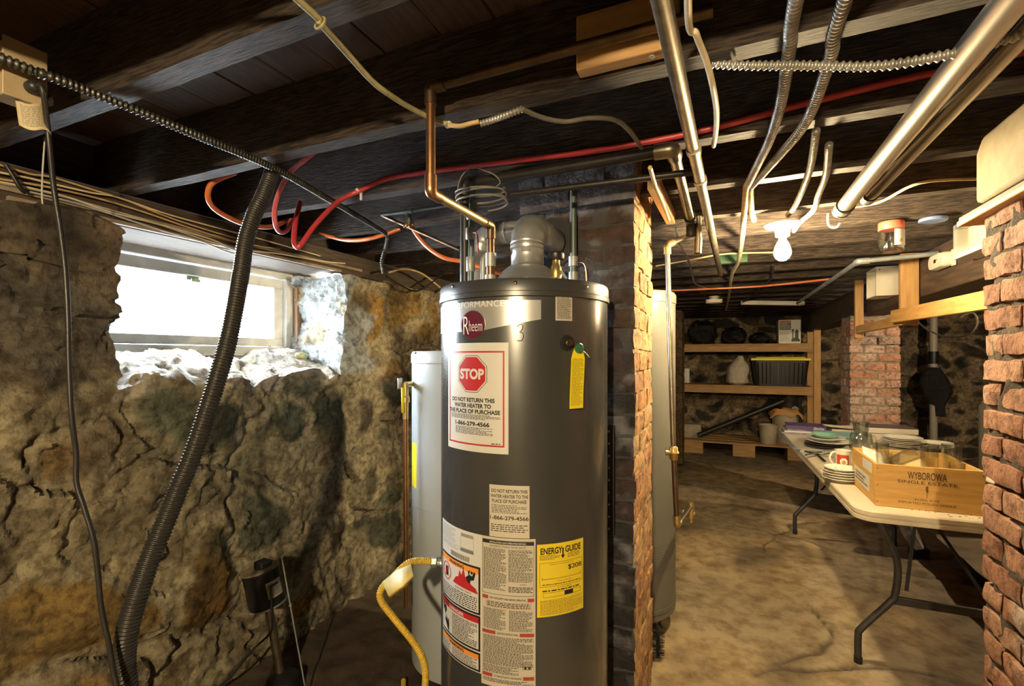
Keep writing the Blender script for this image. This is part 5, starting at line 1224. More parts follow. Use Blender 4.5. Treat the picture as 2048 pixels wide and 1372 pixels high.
mb=MB()
for u in (-.172,.172):
    for v in (-.07,.0,.07): 
        c=L.fn(u,v,.0003); mb.lathe([(.0022,0),(.0022,.0006),(0,.0006)],c,8,R=rot('X',90))
obj('nail_heads',mb,M_iron,fp)
L=plane_sheet((cx0,(cy0+cy1)/2+.02,z0+chh/2),(0,-1,0),(0,0,1),(-1,0,0)); mb=MB(); L.panel(mb,-.13,.13,-.055,.012,w0=.0,w1=.0007); L.panel(mb,.02,.17,.035,.08,w0=0,w1=.0007); lb=obj('white_sticker',mb,M_paper,sp_)
mb=MB(); L.greek(mb,-.11,.11,-.045,.0,2,w=.0012,fill=.7,seed=3); obj('sticker_print',mb,mat('ink_brown',(.18,.10,.06),.6),lb)
# ---- glassware
M_clear=thin_glass('clear_glass',(.93,.95,.94),.15,.06)
def glass(label,c,prof,name='drinking_glass',n=28,R=None,flute=0,cat='glass',parts=None,group=None):
    c=Vector(c); mb=MB(); m=len(prof)
    vs=[]
    for r,z in prof:
        for k in range(n):
            an=2*PI*k/n; q=r*(1+flute*math.cos(an*10)); p=V(q*math.cos(an),q*math.sin(an),z); vs.append(c+(R@p if R else p))
    fs=[(i*n+k,i*n+(k+1)%n,(i+1)*n+(k+1)%n,(i+1)*n+k) for i in range(m-1) for k in range(n)]+[tuple(range(n-1,-1,-1))]
    mb.add(vs,fs); return tag(obj(name,mb,M_clear,smooth=40,origin=c),label,cat,group)
def tumbler(h,r0,r1,t=.003): return [(r0,0),(r0+(r1-r0)*.5,h*.5),(r1,h),(r1-t,h),(r0+(r1-r0)*.5-t,h*.5),(r0-t,.008),(0,.008)]
ci=z0+.010
def ingl(px,py,t): q=PT(px,py,t); return V(q.x,q.y,ci)
q=PZ(1757,925,TZ+.17)
glass('narrow fluted glass standing in the crate at its near left',(.635,2.60,ci),tumbler(.245,.018,.025),flute=.03)
glass('tall clear glass standing in the crate towards its right',(.808,2.63,ci),tumbler(.245,.024,.033))
gg=glass('clear glass with gold print standing at the right end of the crate',(.893,2.66,ci),tumbler(.245,.026,.035))
mb=MB(); GC=Cyl((.893,2.66),.031); Ls=GC.sheet(-.5,ci+.12,.5,ci+.20)
for i in range(7): Ls.poly(mb,[(-.012+.004*i,-.02),(-.009+.004*i,-.02),(-.0095+.004*i,.004+.008*math.sin(i*2.1)),(-.0115+.004*i,.01+.008*math.sin(i*1.7))],.001)
obj('gold_print',mb,M_brass,gg)
Rt=rot('Y',62)@rot('X',-12)
glass('fluted glass lying tilted inside the wooden crate',(.665,2.62,ci+.150),tumbler(.13,.024,.031),R=Rt,flute=.035)
glass('clear glass standing at the rear of the crate',(.72,2.80,ci),tumbler(.17,.026,.032))
mb=MB()
for k,(x0,y0,x1,y1,zt) in enumerate(((.60,2.70,.70,2.885,.165),(.72,2.72,.86,2.88,.15))):
    vs=[V(x0,y0,ci+.05),V(x1,y0+.01,ci+.07),V(x1-.01,y1,ci+zt),V(x0+.02,y1-.01,ci+zt+.01)]
    nn=6; W=[]; 
    for j in range(nn+1):
        for i in range(nn+1):
            u,v=i/nn,j/nn; p=(vs[0]*(1-u)+vs[1]*u)*(1-v)+(vs[3]*(1-u)+vs[2]*u)*v; W.append(p+V(0,0,.012*noise.noise(p*25+V(k,0,0))))
    fsq=[(j*(nn+1)+i,j*(nn+1)+i+1,(j+1)*(nn+1)+i+1,(j+1)*(nn+1)+i) for j in range(nn) for i in range(nn)]
    mb2=MB(); mb2.add(W,fsq); tag(obj('packing_paper',mb2,mat('packing_paper_'+'ab'[k],(.72,.68,.58) if k==0 else (.60,.42,.2),.7),solid=.0008),('white packing paper crumpled in the left of the crate','tan packing paper folded in the right of the crate')[k],'paper')
# ---- plates
M_china=mat('white_china',(.70,.67,.58),.25,coat=.3); M_china2=mat('patterned_china',(.68,.65,.57),.25,col2=(.40,.36,.33),nscale=60,coat=.3,mixlo=.58,mixhi=.66); M_gch=mat('green_china',(.24,.48,.36),.25,coat=.3); M_dark=mat('dark_stoneware',(.05,.04,.035),.35); M_rimg=mat('gold_rim',(.5,.38,.16),.35,metal=.7)
def plate(label,c,r,m,group=None,h=.018,tilt=None,name='plate'):
    c=Vector(c); mb=MB(); mb.lathe([(0,.002),(r*.55,.0),(r*.6,.002),(r*.72,h*.45),(r,h),(r*1.003,h+.002),(r*.985,h+.003),(r*.70,h*.55+.002),(r*.55,.006),(0,.006)],c,40,R=tilt); return tag(obj(name,mb,m,smooth=50,origin=c),label,'plate',group)
q=PZ(1676,962,TZ); pc=V(q.x+.012,q.y+.0,0)
for k in range(5):
    plate(('bottom small white plate in the short stack beside the mug','second small white plate from the bottom in the short stack beside the mug','third small white plate up in the short stack beside the mug','fourth small white plate up in the short stack beside the mug','patterned small plate on top of the short stack beside the mug')[k],V(pc.x+.003*math.sin(k*2),pc.y+.003*math.cos(k*3),TZ+.001+k*.0125),.082-.002*(k%2)-(.006 if k==4 else 0),M_china2 if k==4 else M_china,'small plates stacked beside the mug')
q=PZ(1812,898,TZ+.0); pc=V(q.x,q.y+.06,0); names=['lowest','second','third','fourth','fifth','top']
for k in range(6):
    plate(names[k]+' plate of the patterned stack behind the crate',V(pc.x+.006*math.sin(k*2.2),pc.y+.006*math.cos(k*3),TZ+.001+k*.011),.125-(.012 if k>3 else 0),M_china2,'patterned plates stacked behind the crate')
pc2=V(pc.x+.19,pc.y+.05,0)
for k in range(3): plate(('lower','middle','upper')[k]+' plate of the low stack right of the patterned stack',V(pc2.x,pc2.y,TZ+.001+k*.011),.10,M_china2,'plates in the low stack behind the crate')
q=PZ(1990,998,TZ); pc=V(1.075,2.60,0); nm=['bottom','second','third','fourth','fifth','sixth','seventh','eighth','topmost']
for k in range(9): plate(nm[k]+' white plate counting up the stack right of the crate',V(pc.x,pc.y,TZ+.001+k*.0135),.115,M_china,'white plates stacked right of the crate',h=.016)
q=PZ(1652,893,TZ); pc=V(q.x+.0,q.y,0)
plate('dark plate at the bottom of the mixed pile under the green plate',V(pc.x-.02,pc.y-.05,TZ+.001),.12,M_dark,'mixed plates under the green plate')
plate('thin dark plate second in the mixed pile under the green plate',V(pc.x-.01,pc.y-.04,TZ+.013),.125,M_dark,'mixed plates under the green plate')
plate('large white plate lying on the dark plates near the mug',V(pc.x+.02,pc.y,TZ+.026),.135,M_china,'mixed plates under the green plate',tilt=rot('X',1.5))
plate('white plate directly under the small green plate',V(pc.x+.0,pc.y+.06,TZ+.040),.125,M_china,'mixed plates under the green plate')
plate('small green plate on top of the mixed pile',V(pc.x+.005,pc.y+.07,TZ+.055),.085,M_gch,h=.02)
# ---- mug
q=PZ(1684,938,TZ); q=V(q.x+.012,q.y+.04,TZ+.001)
mg=thing('coffee_mug','white mug with a red picture panel beside the crate','mug',q)
mb=MB(); mb.lathe([(.034,0),(.040,.006),(.041,.097),(.0425,.1),(.0385,.1),(.0375,.012),(0,.010)],q,40); obj('mug_body',mb,M_china,mg,smooth=45)
hd=V(-C_,-S_,0); mb=MB(); mb.tube(spl([q+hd*.038+V(0,0,.085),q+hd*.058+V(0,0,.088),q+hd*.074+V(0,0,.066),q+hd*.072+V(0,0,.042),q+hd*.056+V(0,0,.022),q+hd*.038+V(0,0,.018)],6),.006,10); obj('handle',mb,M_china,mg,smooth=70)
MC=Cyl((q.x,q.y),.0408); Ls=MC.sheet(-.75,q.z+.018,.75,q.z+.078); mb=MB(); Ls.panel(mb,-Ls.w/2,Ls.w/2,-Ls.h/2,Ls.h/2,w1=.0005,nu=16); pn=obj('red_panel',mb,mat('mug_red',(.42,.05,.03),.35),mg)
mb=MB(); Ls.poly(mb,[(.004+.020*math.cos(k*PI/8)*(1 if k%2 else .85),-.008+.022*math.sin(k*PI/8)*(1 if k%2 else .85)) for k in range(16)],.0009); obj('white_patch',mb,M_china,pn)
mb=MB(); Ls.poly(mb,[(.004+.010*math.cos(k*PI/8),-.012+.013*math.sin(k*PI/8)) for k in range(16)],.0013); obj('tan_patch',mb,mat('mug_tan',(.45,.22,.10),.4),pn)
# ---- cutlery
def knife(label,p0,p1,handle=.45,m1=M_black,m2=M_galv,z=.008):
    a=Vector(p0); b=Vector(p1); a.z=b.z=TZ+z; d=(b-a)
    t=thing('table_knife',label,'knife',a)
    mb=MB(); mb.tube([a,a+d*handle*.5,a+d*handle],[.007,.0085,.007],10,flat=(1,.6)); obj('handle',mb,m1,t,smooth=60)
    mb=MB(); mb.bar(a+d*handle,b,.018,.0018); obj('blade',mb,m2,t,bevel=.0005); return t
knife('black-handled knife lying pointed at the mug',PZ(1610,905,TZ),PZ(1668,917,TZ))
knife('black-handled knife nearest the mug handle',PZ(1650,925,TZ),PZ(1620,900,TZ),.5)
knife('black-handled knife furthest left by the table edge',PZ(1612,917,TZ),PZ(1672,905,TZ),.5,z=.022)
mb=MB(); a=PZ(1592,897,TZ+.008); mb.blob(a,V(.028,.04,.006),3,.05,1,16); mb.bar(a+V(.02,.0,.0),a+V(.15,-.02,.006),.012,.003); tag(obj('serving_spoon',mb,M_galv,smooth=60),'grey serving spoon at the left table edge','spoon')
# ---- pitcher and glasses behind
q=PZ(1722,905,TZ); q=V(q.x,q.y,TZ+.001)
pt=thing('glass_pitcher','squat clear glass pitcher standing behind the wooden crate','pitcher',q)
mb=MB(); 
def gl(mb,c,prof,n=32,fl=0):
    vs=[];m=len(prof)
    for r,z in prof:
        for k in range(n): an=2*PI*k/n; qq=r*(1+fl*math.cos(an*12)); vs.append(Vector(c)+V(qq*math.cos(an),qq*math.sin(an),z))
    mb.add(vs,[(i*n+k,i*n+(k+1)%n,(i+1)*n+(k+1)%n,(i+1)*n+k) for i in range(m-1) for k in range(n)]+[tuple(range(n-1,-1,-1))])
gl(mb,q,[(.055,0),(.064,.03),(.066,.08),(.058,.12),(.054,.13),(.051,.13),(.055,.118),(.062,.08),(.060,.03),(.05,.01),(0,.01)]); obj('pitcher_body',mb,M_clear,pt,smooth=50)
hd=V(C_,S_,0); mb=MB(); mb.tube(spl([q+hd*.06+V(0,0,.11),q+hd*.09+V(0,0,.105),q+hd*.098+V(0,0,.07),q+hd*.066+V(0,0,.04)],6),.006,10); obj('handle',mb,M_clear,pt,smooth=70)
glass('ribbed tumbler standing inside the top of the pitcher',q+V(.0,.0,.055),tumbler(.145,.034,.047,.004),flute=.025,n=72)
# ---- books
M_pages=mat('pages',(.66,.60,.47),.8,col2=(.55,.49,.38),nscale=60,stretch=(.2,.2,9))
def book(label,c,l,w,t,cover,ang=0,text=None,tcol=None,thick=.002,name='book',group=None,upside=False):
    """l along the spine, w across; c = centre of the bottom; ang turns it about Z"""
    c=Vector(c); R=Matrix.Rotation(math.radians(ang),3,'Z'); o=thing(name,label,'book',c,group)
    def bx_(lo,hi): 
        m=MB(); m.box(lo,hi); m.v=[c+R@v for v in m.v]; return m
    obj('pages',bx_((-l/2+.004,-w/2+.004,thick),(l/2-.004,w/2-.004,t-thick)),M_pages,o)
    m=bx_((-l/2,-w/2,0),(l/2,w/2,thick)); m2=bx_((-l/2,-w/2,t-thick),(l/2,w/2,t)); m3=bx_((-l/2,-w/2,thick),(l/2,-w/2+.003,t-thick))
    m.add(m2.v,m2.f); m.add(m3.v,m3.f); cv=obj('cover',m,cover,o,bevel=.001)
    if text:
        L=plane_sheet(c+R@V(0,-w/2,t/2),R@V(1,0,0),V(0,0,1),R@V(0,-1,0)); mm=MB(); L.text(mm,text[0],text[3] if len(text)>3 else 0,0,t*text[2],text[1],w=.0006,bold=.02,rotd=180 if upside else 0); obj('spine_lettering',mm,tcol,cv)
    return o
M_purple=mat('purple_cover',(.07,.04,.14),.4); M_teal=mat('teal_cover',(.22,.38,.38),.4,col2=(.18,.33,.34),nscale=6); M_tealt=mat('teal_top',(.12,.15,.15),.45); M_dk=mat('dark_cover',(.06,.035,.045),.45); M_tanc=mat('tan_cover',(.40,.32,.2),.5); M_whc=mat('white_cover',(.62,.60,.56),.35); M_mag=mat('magazine_cover',(.34,.30,.34),.35,col2=(.12,.08,.12),nscale=7)
q=PZ(1612,868,TZ); bc=V(.60,4.60,0); zz=TZ+.001
ls=('lowest magazine under the purple book at the far table end','middle magazine under the purple book at the far table end','top magazine under the purple book at the far table end')
for k in range(3):
    book(ls[k],V(bc.x+.012*k-.015,bc.y+.01*k,zz),.30,.23,.013,(M_mag,M_whc,M_mag)[k],-6+5*k,thick=.0006,name='magazine',group='magazines under the purple book'); zz+=.0135
book('purple book with white spine lettering on the far left stack',V(bc.x,bc.y,zz),.28,.22,.030,M_purple,-3,('Style',.07,.6,.09),M_paper); 
bc=V(.755,4.225,0)
book('thin grey book lying under the teal design book',V(bc.x+.01,bc.y,TZ+.001),.27,.22,.022,M_tanc,2)
book('teal book with upside-down design lettering on its spine',V(bc.x,bc.y,TZ+.0235),.29,.24,.040,M_teal,-4,('INTERIOR DESIGN',.22,.36,.0),M_ink,upside=True)
mb=MB(); c=V(.86,4.30,TZ+.05)
book('tan book under the open leaflet at the far table end',V(.90,4.64,TZ+.001),.27,.22,.055,M_tanc,185)
vs=[];nn=8
for j in range(nn+1):
    for i in range(nn+1): u,v=i/nn-.5,j/nn-.5; vs.append(V(.88,4.62,TZ+.062)+Matrix.Rotation(.15,3,'Z')@V(u*.30,v*.24,.012*abs(u)*2+.004*math.sin(v*9)))
mb.add(vs,[(j*(nn+1)+i,j*(nn+1)+i+1,(j+1)*(nn+1)+i+1,(j+1)*(nn+1)+i) for j in range(nn) for i in range(nn)]); tag(obj('leaflet',mb,mat('leaflet_paper',(.58,.52,.42),.6,col2=(.42,.36,.28),nscale=8),solid=.001),'open pale leaflet lying beside the dark thick book','leaflet')
bc=V(1.08,4.42,0); zz=TZ+.001
for k,(t,l,lb) in enumerate(((.022,.34,'lowest pale book in the stack behind the pitcher'),(.018,.33,'second pale book up in the stack behind the pitcher'),(.028,.30,'third pale book up in the stack behind the pitcher'))):
    book(lb,V(bc.x+.006*k,bc.y,zz),l,.25,t,(M_tanc,M_whc,M_tanc)[k],182+2*k,group='pale books under the dark book'); zz+=t+.0005
book('thick dark-covered book on top of the stack behind the pitcher',V(bc.x+.02,bc.y,zz),.32,.25,.042,M_dk,183)
# ---- under the table
c=PZ(1772,1096,0); c=V(c.x+.16,c.y-.10,0)
wp=thing('wooden_post','short white-painted post on a black foot under the table','post',c)
mb=MB(); mb.bar(c+V(0,0,.06),c+V(-.10,.05,.30),.10,.07); obj('post_shaft',mb,mat('chipped_white',(.42,.38,.32),.8,col2=(.14,.11,.08),nscale=14),wp,bevel=.004)
mb=MB(); mb.box(c-V(.05,.04,0),c+V(.05,.04,.07)); obj('post_foot',mb,M_black,wp,bevel=.004)
# ================================================================== FAR END: SHELVES
SY=7.5
def sx(px,y=SY,py=700): return PY(px,py,y).x
def sz(py,y=SY,px=1500): return PY(px,py,y).z
xl,xr=sx(1362),sx(1641); y0,y1=SY,SY+.55
su_=thing('shelf_unit','wide pine shelf rack holding bags and bins against the far wall','shelf',V((xl+xr)/2,SY+.27,0))
zt=sz(690); zm=sz(774)
for z in (zt,zm):
    mb=MB(); mb.box((xl,y0,z-.095),(xr-.075,y0+.038,z)); mb.box((xl,y1-.038,z-.095),(xr-.075,y1,z)); obj('shelf_rail',mb,M_pinex,su_,bevel=.003)
    mb=MB(); mb.box((xl,y0,z+.0005),(xr-.08,y1,z+.018)); obj('shelf_board',mb,M_pinex,su_,bevel=.002)
for x,y in ((xr-.038,y0-.02),(xr-.038,y1),(xl-.04,y0-.02),(xl-.04,y1)):
    mb=MB(); mb.box((x-.04,y,0),(x+.04,y+.04,sz(652))); obj('upright',mb,M_pine,su_,bevel=.003)
# pallet
pz=sz(884); px0,px1=sx(1366),xr-.11
pa=thing('wooden_pallet','low wooden pallet on the floor under the far shelves','pallet',V((px0+px1)/2,SY+.2,0))
for k in range(4):
    mb=MB(); mb.box((px0,SY-.16+k*.2,pz-.025),(px1,SY-.0+k*.2,pz)); obj('deck_board',mb,M_pinex,pa,bevel=.003)
for k in range(3):
    x=px0+.0+(px1-px0-.29)*k/2; mb=MB(); mb.box((x,SY-.16,0.0),(x+.28,SY+.50,pz-.026)); obj('stringer_block',mb,M_pinex,pa,bevel=.004)
# black bags on the top shelf
M_bag=mat('black_bag',(.014,.013,.013),.3,spec=.6,bump=.9,bscale=16,bdist=.05)
for i,(a,b,t,lb) in enumerate(((1364,1442,632,'largest black rubbish bag at the left end of the top shelf'),(1436,1502,648,'middle black rubbish bag on the top shelf'),(1495,1548,662,'smallest black rubbish bag next to the pump box'))):
    c=V((sx(a)+sx(b))/2,SY+.28,0); r=(sx(b)-sx(a))/2; h=sz(t)-zt-.02
    mb=MB(); mb.blob(V(c.x,c.y,zt+.02+h*.45),V(r*.80,.20,h*.47),i+2,.22,2.2,36,squash=-h*.45); tag(obj('rubbish_bag',mb,M_bag,smooth=40),lb,'bag','black bags on the top shelf')
# pump carton
a,b=sx(1558),sx(1603); z=zt+.019; hgt=sz(641)-z
bx_=thing('pump_carton','white carton with a picture of a black pump on the top shelf','box',V((a+b)/2,SY+.2,z))
mb=MB(); mb.box((a,SY+.06,z),(b,SY+.34,z+hgt)); bb=obj('carton',mb,M_paper,bx_,bevel=.003)
L=plane_sheet(((a+b)/2,SY+.06,z+hgt/2),(1,0,0),(0,0,1),(0,-1,0)); w=b-a; mb=MB()
L.panel(mb,-.46*w,.06*w,.08*hgt,.38*hgt,w1=.001); o=obj('dark_panel',mb,mat('carton_dark',(.05,.045,.04),.5),bb)
mb=MB(); L.panel(mb,-.46*w,.06*w,.39*hgt,.47*hgt,w1=.001); obj('red_strip',mb,M_dred,bb)
mb=MB(); L.greek(mb,-.42*w,.02*w,.12*hgt,.36*hgt,4,w=.002,fill=.35,seed=3); obj('panel_print',mb,M_paper2,bb)
mb=MB(); L.poly(mb,[(x*w,y*hgt) for x,y in ((.08,-.42),(.46,-.42),(.46,-.34),(.40,-.3),(.40,-.02),(.36,.08),(.28,.08),(.24,-.02),(.24,-.25),(.17,-.28),(.17,.02),(.20,.08),(.16,.12),(.08,.04),(.12,.0),(.12,-.3),(.08,-.34))],.002); L.greek(mb,-.44*w,.0*w,-.42*hgt,-.05*hgt,6,w=.002,fill=.25,seed=5); obj('pump_picture',mb,M_ink,bb)
# clear bag
c=V((sx(1457)+sx(1502))/2-.03,SY+.18,zm+.0195); h=sz(712)-c.z
mb=MB()
def bagf(u,v):
    an=2*PI*u; z=v*h; r=.145*(1-.75*sm(.55,1,v))*(.55+.45*sm(0,.08,v))*(1+.12*noise.noise(V(math.cos(an)*2,math.sin(an)*2,v*5)))
    return V(c.x+r*math.cos(an)+.05*v*v,c.y+r*.8*math.sin(an),c.z+z+.03*v*noise.noise(V(an,v,1)))
mb.grid(32,24,bagf); tag(obj('plastic_bag',mb,mat('white_bag',(.46,.42,.35),.3,bump=.7,bscale=14,bdist=.05,spec=.7),smooth=60),'knotted translucent white plastic bag on the middle shelf','bag')
# tote
a,b=sx(1504),sx(1621); z=zm+.019; ht=sz(721)-z
tt=thing('storage_tote','black plastic tote with a bright yellow lid on the middle shelf','tote',V((a+b)/2,SY+.26,z))
mb=MB()
def totef(u,v):
    P=rr(1,1,.12,5); m=len(P); i=int(u*m+1e-6)%m; x,y=P[i]; k=.88+.12*v; rib=.004*math.sin(u*m*3)
    return V((a+b)/2+(x-.5)*(b-a)*k,SY+.27+(y-.5)*.46*k,z+v*ht)
P=rr(1,1,.12,5); mb.grid(len(P),6,totef); mb.add([totef(i/len(P),0) for i in range(len(P))],[tuple(range(len(P)-1,-1,-1))])
tbd=obj('tote_body',mb,M_black,tt,smooth=40)
mb=MB()
for i in range(12): x=a+.08+(b-a-.16)*i/11; mb.bar(V(x*.97+((a+b)/2)*.03,SY+.052,z+.03),V(x,SY+.04,z+ht-.03),.012,.008)
obj('body_rib',mb,M_black,tbd)
mb=MB(); mb.box((a-.012,SY+.025,z+ht),(b+.012,SY+.515,z+ht+.035)); mb.box((a+.05,SY+.08,z+ht+.035),(b-.05,SY+.46,z+ht+.05)); obj('tote_lid',mb,mat('lid_yellow',(.70,.60,.02),.4),tt,bevel=.008)
# picture-like white card on the wall side
p=PY(1372,743,SY+.4); mb=MB(); mb.box((p.x-.05,p.y,zm+.019),(p.x+.05,p.y+.01,zm+.24)); tag(obj('white_card',mb,M_paper,bevel=.002),'small upright white card at the left end of the middle shelf','card')
# things on the pallet
def bucket(label,px,py0,py1,w,m,y,name='bucket',extra=None):
    c=PY(px,py1,y); hgt=PY(px,py0,y).z-pz; c=V(c.x,y,pz+.001)
    t=thing(name,label,'bucket',c); r=w/2
    mb=MB(); mb.lathe([(r*.82,0),(r*.84,.01),(r,hgt),(r*1.04,hgt),(r*1.04,hgt-.02),(r*.985,hgt-.022)],c,36,caps=False); mb.lathe([(0,.004),(r*.82,.004)],c,36,caps=False); mb.lathe([(r*.97,hgt),(r*.81,.01)],c,36,caps=False); obj('bucket_body',mb,m,t,smooth=40)
    return t,c,hgt,r
M_bk=mat('grey_white_bucket',(.40,.36,.28),.5,col2=(.3,.26,.2),nscale=8)
bucket('small grey pail nearest the front of the pallet',1536,849,882,.23,M_bk,SY-.02)
t,c,hg,r=bucket('taller white bucket with an orange rag over its rim under the shelves',1570,823,880,.34,M_bk,SY+.18)
mb=MB(); mb.grid(24,16,lambda u,v: c+V((u-.5)*r*2.3,(v-.5)*r*2.1,hg+.012+.05*noise.noise(V(u*4,v*4,2))-.10*max(0,abs(u-.5)*2-.75)*2-.10*max(0,abs(v-.5)*2-.75)*2)); tag(obj('orange_rag',mb,mat('rag_orange',(.50,.25,.08),.85,bump=.4,bscale=30),smooth=60,solid=.006),'faded orange rag draped over the white bucket','rag')
c=PY(1598,822,SY+.42); c=V(c.x-.10,SY+.58,pz+.001); hh=min(PY(1598,795,SY+.42).z-pz,zm-.11-pz)
db=thing('steel_drum','dark open drum behind the rag-covered bucket','drum',c)
mb=MB(); mb.lathe([(.15,0),(.15,hh*.9),(.158,hh*.93),(.158,hh),(.145,hh),(.145,.02),(0,.02)],c,36); obj('drum_body',mb,mat('drum_dark',(.035,.03,.027),.5),db,smooth=40)
mb=MB(); mb.tube([c+V(.05,-.14,hh*.72),c+V(.05,-.19,hh*.72)],.045,20); obj('outlet_stub',mb,M_galvd,db,smooth=40)
p=PY(1384,872,SY+.0); mb=MB(); mb.box((p.x-.11,SY-.0,pz+.001),(p.x+.12,SY+.2,PY(1384,849,SY).z)); tag(obj('pale_block',mb,mat('pale_block',(.40,.35,.27),.8,col2=(.28,.24,.18),nscale=9),bevel=.01),'pale cardboard-coloured block at the left end of the pallet','block')
a=PY(1396,871,SY-.08); b=PY(1566,802,SY+.3); mb=MB(); mb.tube([a,b],.038,18); tag(obj('drain_tube',mb,M_black,smooth=60),'long black pipe leaning diagonally under the middle shelf','pipe')
# ================================================================== PVC STACK BY THE FAR WALL
a=PY(1863,632,7.95); c=V(a.x+.02,7.95,0)
pv=thing('plastic_pipe','white vertical drain pipe wrapped in torn black plastic by the far wall','pipe',c)
mb=MB(); mb.tube([c,V(c.x,c.y,1.98)],.042,20); obj('pipe_run',mb,mat('pvc',(.46,.42,.34),.45),pv,smooth=60)
mb=MB(); zc=PY(1870,735,7.95).z; zb=PY(1870,832,7.95).z
def wrapf(u,v):
    an=2*PI*u; z=zc-(zc-zb)*v; r=.06+.10*math.sin(min(1,v*1.25)*PI)*(1+.6*noise.noise(V(math.cos(an)*1.5,math.sin(an)*1.5,v*3)))
    return V(c.x+.06*v+r*math.cos(an),c.y-.02+r*.6*math.sin(an),z+.03*noise.noise(V(an*2,v*4,0)))
mb.grid(30,26,wrapf); obj('torn_wrap',mb,M_bag,pv,smooth=30,solid=.002)
mb=MB(); z=zc+.05; mb.tube([V(c.x,c.y,z),V(c.x,c.y,z+.16)],.055,20); obj('rubber_coupling',mb,M_black,pv,smooth=40)
mb=MB(); mb.tube([V(c.x,c.y,.0),V(c.x,c.y,.22)],.07,20); obj('base_coupling',mb,M_black,pv,smooth=40)
p=PY(1853,850,7.9); mb=MB(); mb.lathe([(.075,0),(.08,.28),(.06,.31),(.02,.33),(0,.33)],V(p.x-.12,7.85,.0),24); tag(obj('jug',mb,mat('milky_plastic',(.45,.42,.35),.4),smooth=40),'small whitish jar on the floor left of the white drain pipe','jar')
# grey tank peeking behind the right pillar
p=PY(1969,800,4.6); mb=MB(); mb.lathe([(.20,.0),(.21,.02),(.21,1.02),(.19,1.06),(0,1.09)],V(p.x+.19,4.6,.0),40); tag(obj('oil_drum',mb,mat('grey_green_drum',(.20,.20,.16),.5),smooth=35),'grey-green cylinder mostly hidden behind the near brick pillar','drum')
# ================================================================== ON AND UNDER THE BEAM
# white hooded box
hb=thing('plastic_hood','square white plastic hood fixed to the beam face','vent hood',V(.99,4.05,1.80))
x0,x1,ya,yb_,za,zb_=.925,1.048,3.93,4.17,1.80,1.995; M_hood=mat('aged_white_plastic',(.62,.57,.45),.45,col2=(.54,.49,.38),nscale=6)
mb=MB(); mb.box((x0,ya,za),(x1,ya+.006,zb_)); mb.box((x0,yb_-.006,za),(x1,yb_,zb_)); mb.box((x0,ya+.006,za),(x1,yb_-.006,za+.006)); mb.box((x0,ya+.006,zb_-.006),(x1,yb_-.006,zb_)); obj('hood_shell',mb,M_hood,hb,bevel=.002)
mb=MB(); mb.box((x0+.05,ya+.006,za+.006),(x0+.056,yb_-.006,zb_-.006)); obj('inner_louvre',mb,M_hood,hb)
mb=MB(); mb.lathe([(.004,0),(.004,.003),(0,.003)],V(x0+.02,ya,zb_-.02),10,R=rot('X',90)); obj('screw',mb,M_ink,hb)
# alarm
al=thing('gas_alarm','rounded white alarm with a small dark display on the beam','alarm',V(1.03,3.17,1.85))
mb=MB(); mb.box((1.036,3.06,1.848),(1.048,3.10,1.932)); mb.box((1.0365,3.10,1.856),(1.048,3.29,1.926)); obj('back_plate',mb,M_hood,al,bevel=.004)
mb=MB(); 
def alf(u,v): 
    P=rr(.20,.078,.036,6); n=len(P); i=int(u*n+1e-6)%n; x,y=P[i]; k=1-.12*v*v
    return V(1.036-.036*v,3.185+(x-.10)*k,1.890+(y-.039)*k)
P=rr(.20,.078,.036,6); n=len(P); mb.grid(n,5,alf); mb.add([alf(i/n,1) for i in range(n)],[tuple(range(n))]); bo=obj('alarm_body',mb,M_hood,al,smooth=50)
mb=MB(); mb.box((.9985,3.17,1.882),(1.0,3.195,1.900)); obj('display',mb,M_ink,al); mb=MB(); mb.box((.998,3.155,1.892),(1.0,3.160,1.898)); obj('led',mb,M_grey,al)
# open white panel box by the pillar
wb_=thing('panel_box','white-rimmed open box on the beam just past the near pillar','box',V(1.0,2.55,1.835))
mb=MB(); x0,ya,yb_,za,zb_=.955,2.28,2.83,1.836,1.993
for lo,hi in (((x0,ya,za),(1.046,yb_,za+.02)),((x0,ya,zb_-.02),(1.046,yb_,zb_)),((x0,ya,za+.02),(1.046,ya+.02,zb_-.02)),((x0,yb_-.02,za+.02),(1.046,yb_,zb_-.02))): mb.box(lo,hi)
obj('rim_frame',mb,M_paper,wb_,bevel=.002)
mb=MB(); mb.box((1.0,ya+.02,za+.02),(1.006,yb_-.02,zb_-.02)); obj('inner_panel',mb,mat('panel_cream',(.60,.52,.36),.5),wb_)
# hanging wood rack
rk=thing('wooden_rack','pine hanging rack of two posts and a long rail below the beam','rack',V(.98,3.9,1.55))
def post(px,py0,py1,y,wd):
    a=PY(px,py0,y); b=PY(px,py1,y); mb=MB(); mb.box((a.x-wd/2,y,b.z),(a.x+wd/2,y+.038,a.z)); obj('post',mb,M_pine,rk,bevel=.003); return a
a=post(1820,506,650,3.55,.088); b=post(1719,560,676,4.56,.056)
ra=PY(1805,630,3.52); mb=MB(); mb.bar((ra.x-.02,3.60,1.635),(.955,2.15,1.615),.035,.075); obj('rail',mb,M_piney,rk,bevel=.003)
mb=MB(); mb.bar((b.x-.01,4.62,1.60),(ra.x+.01,3.53,1.612),.032,.06); obj('rail',mb,M_piney,rk,bevel=.003)
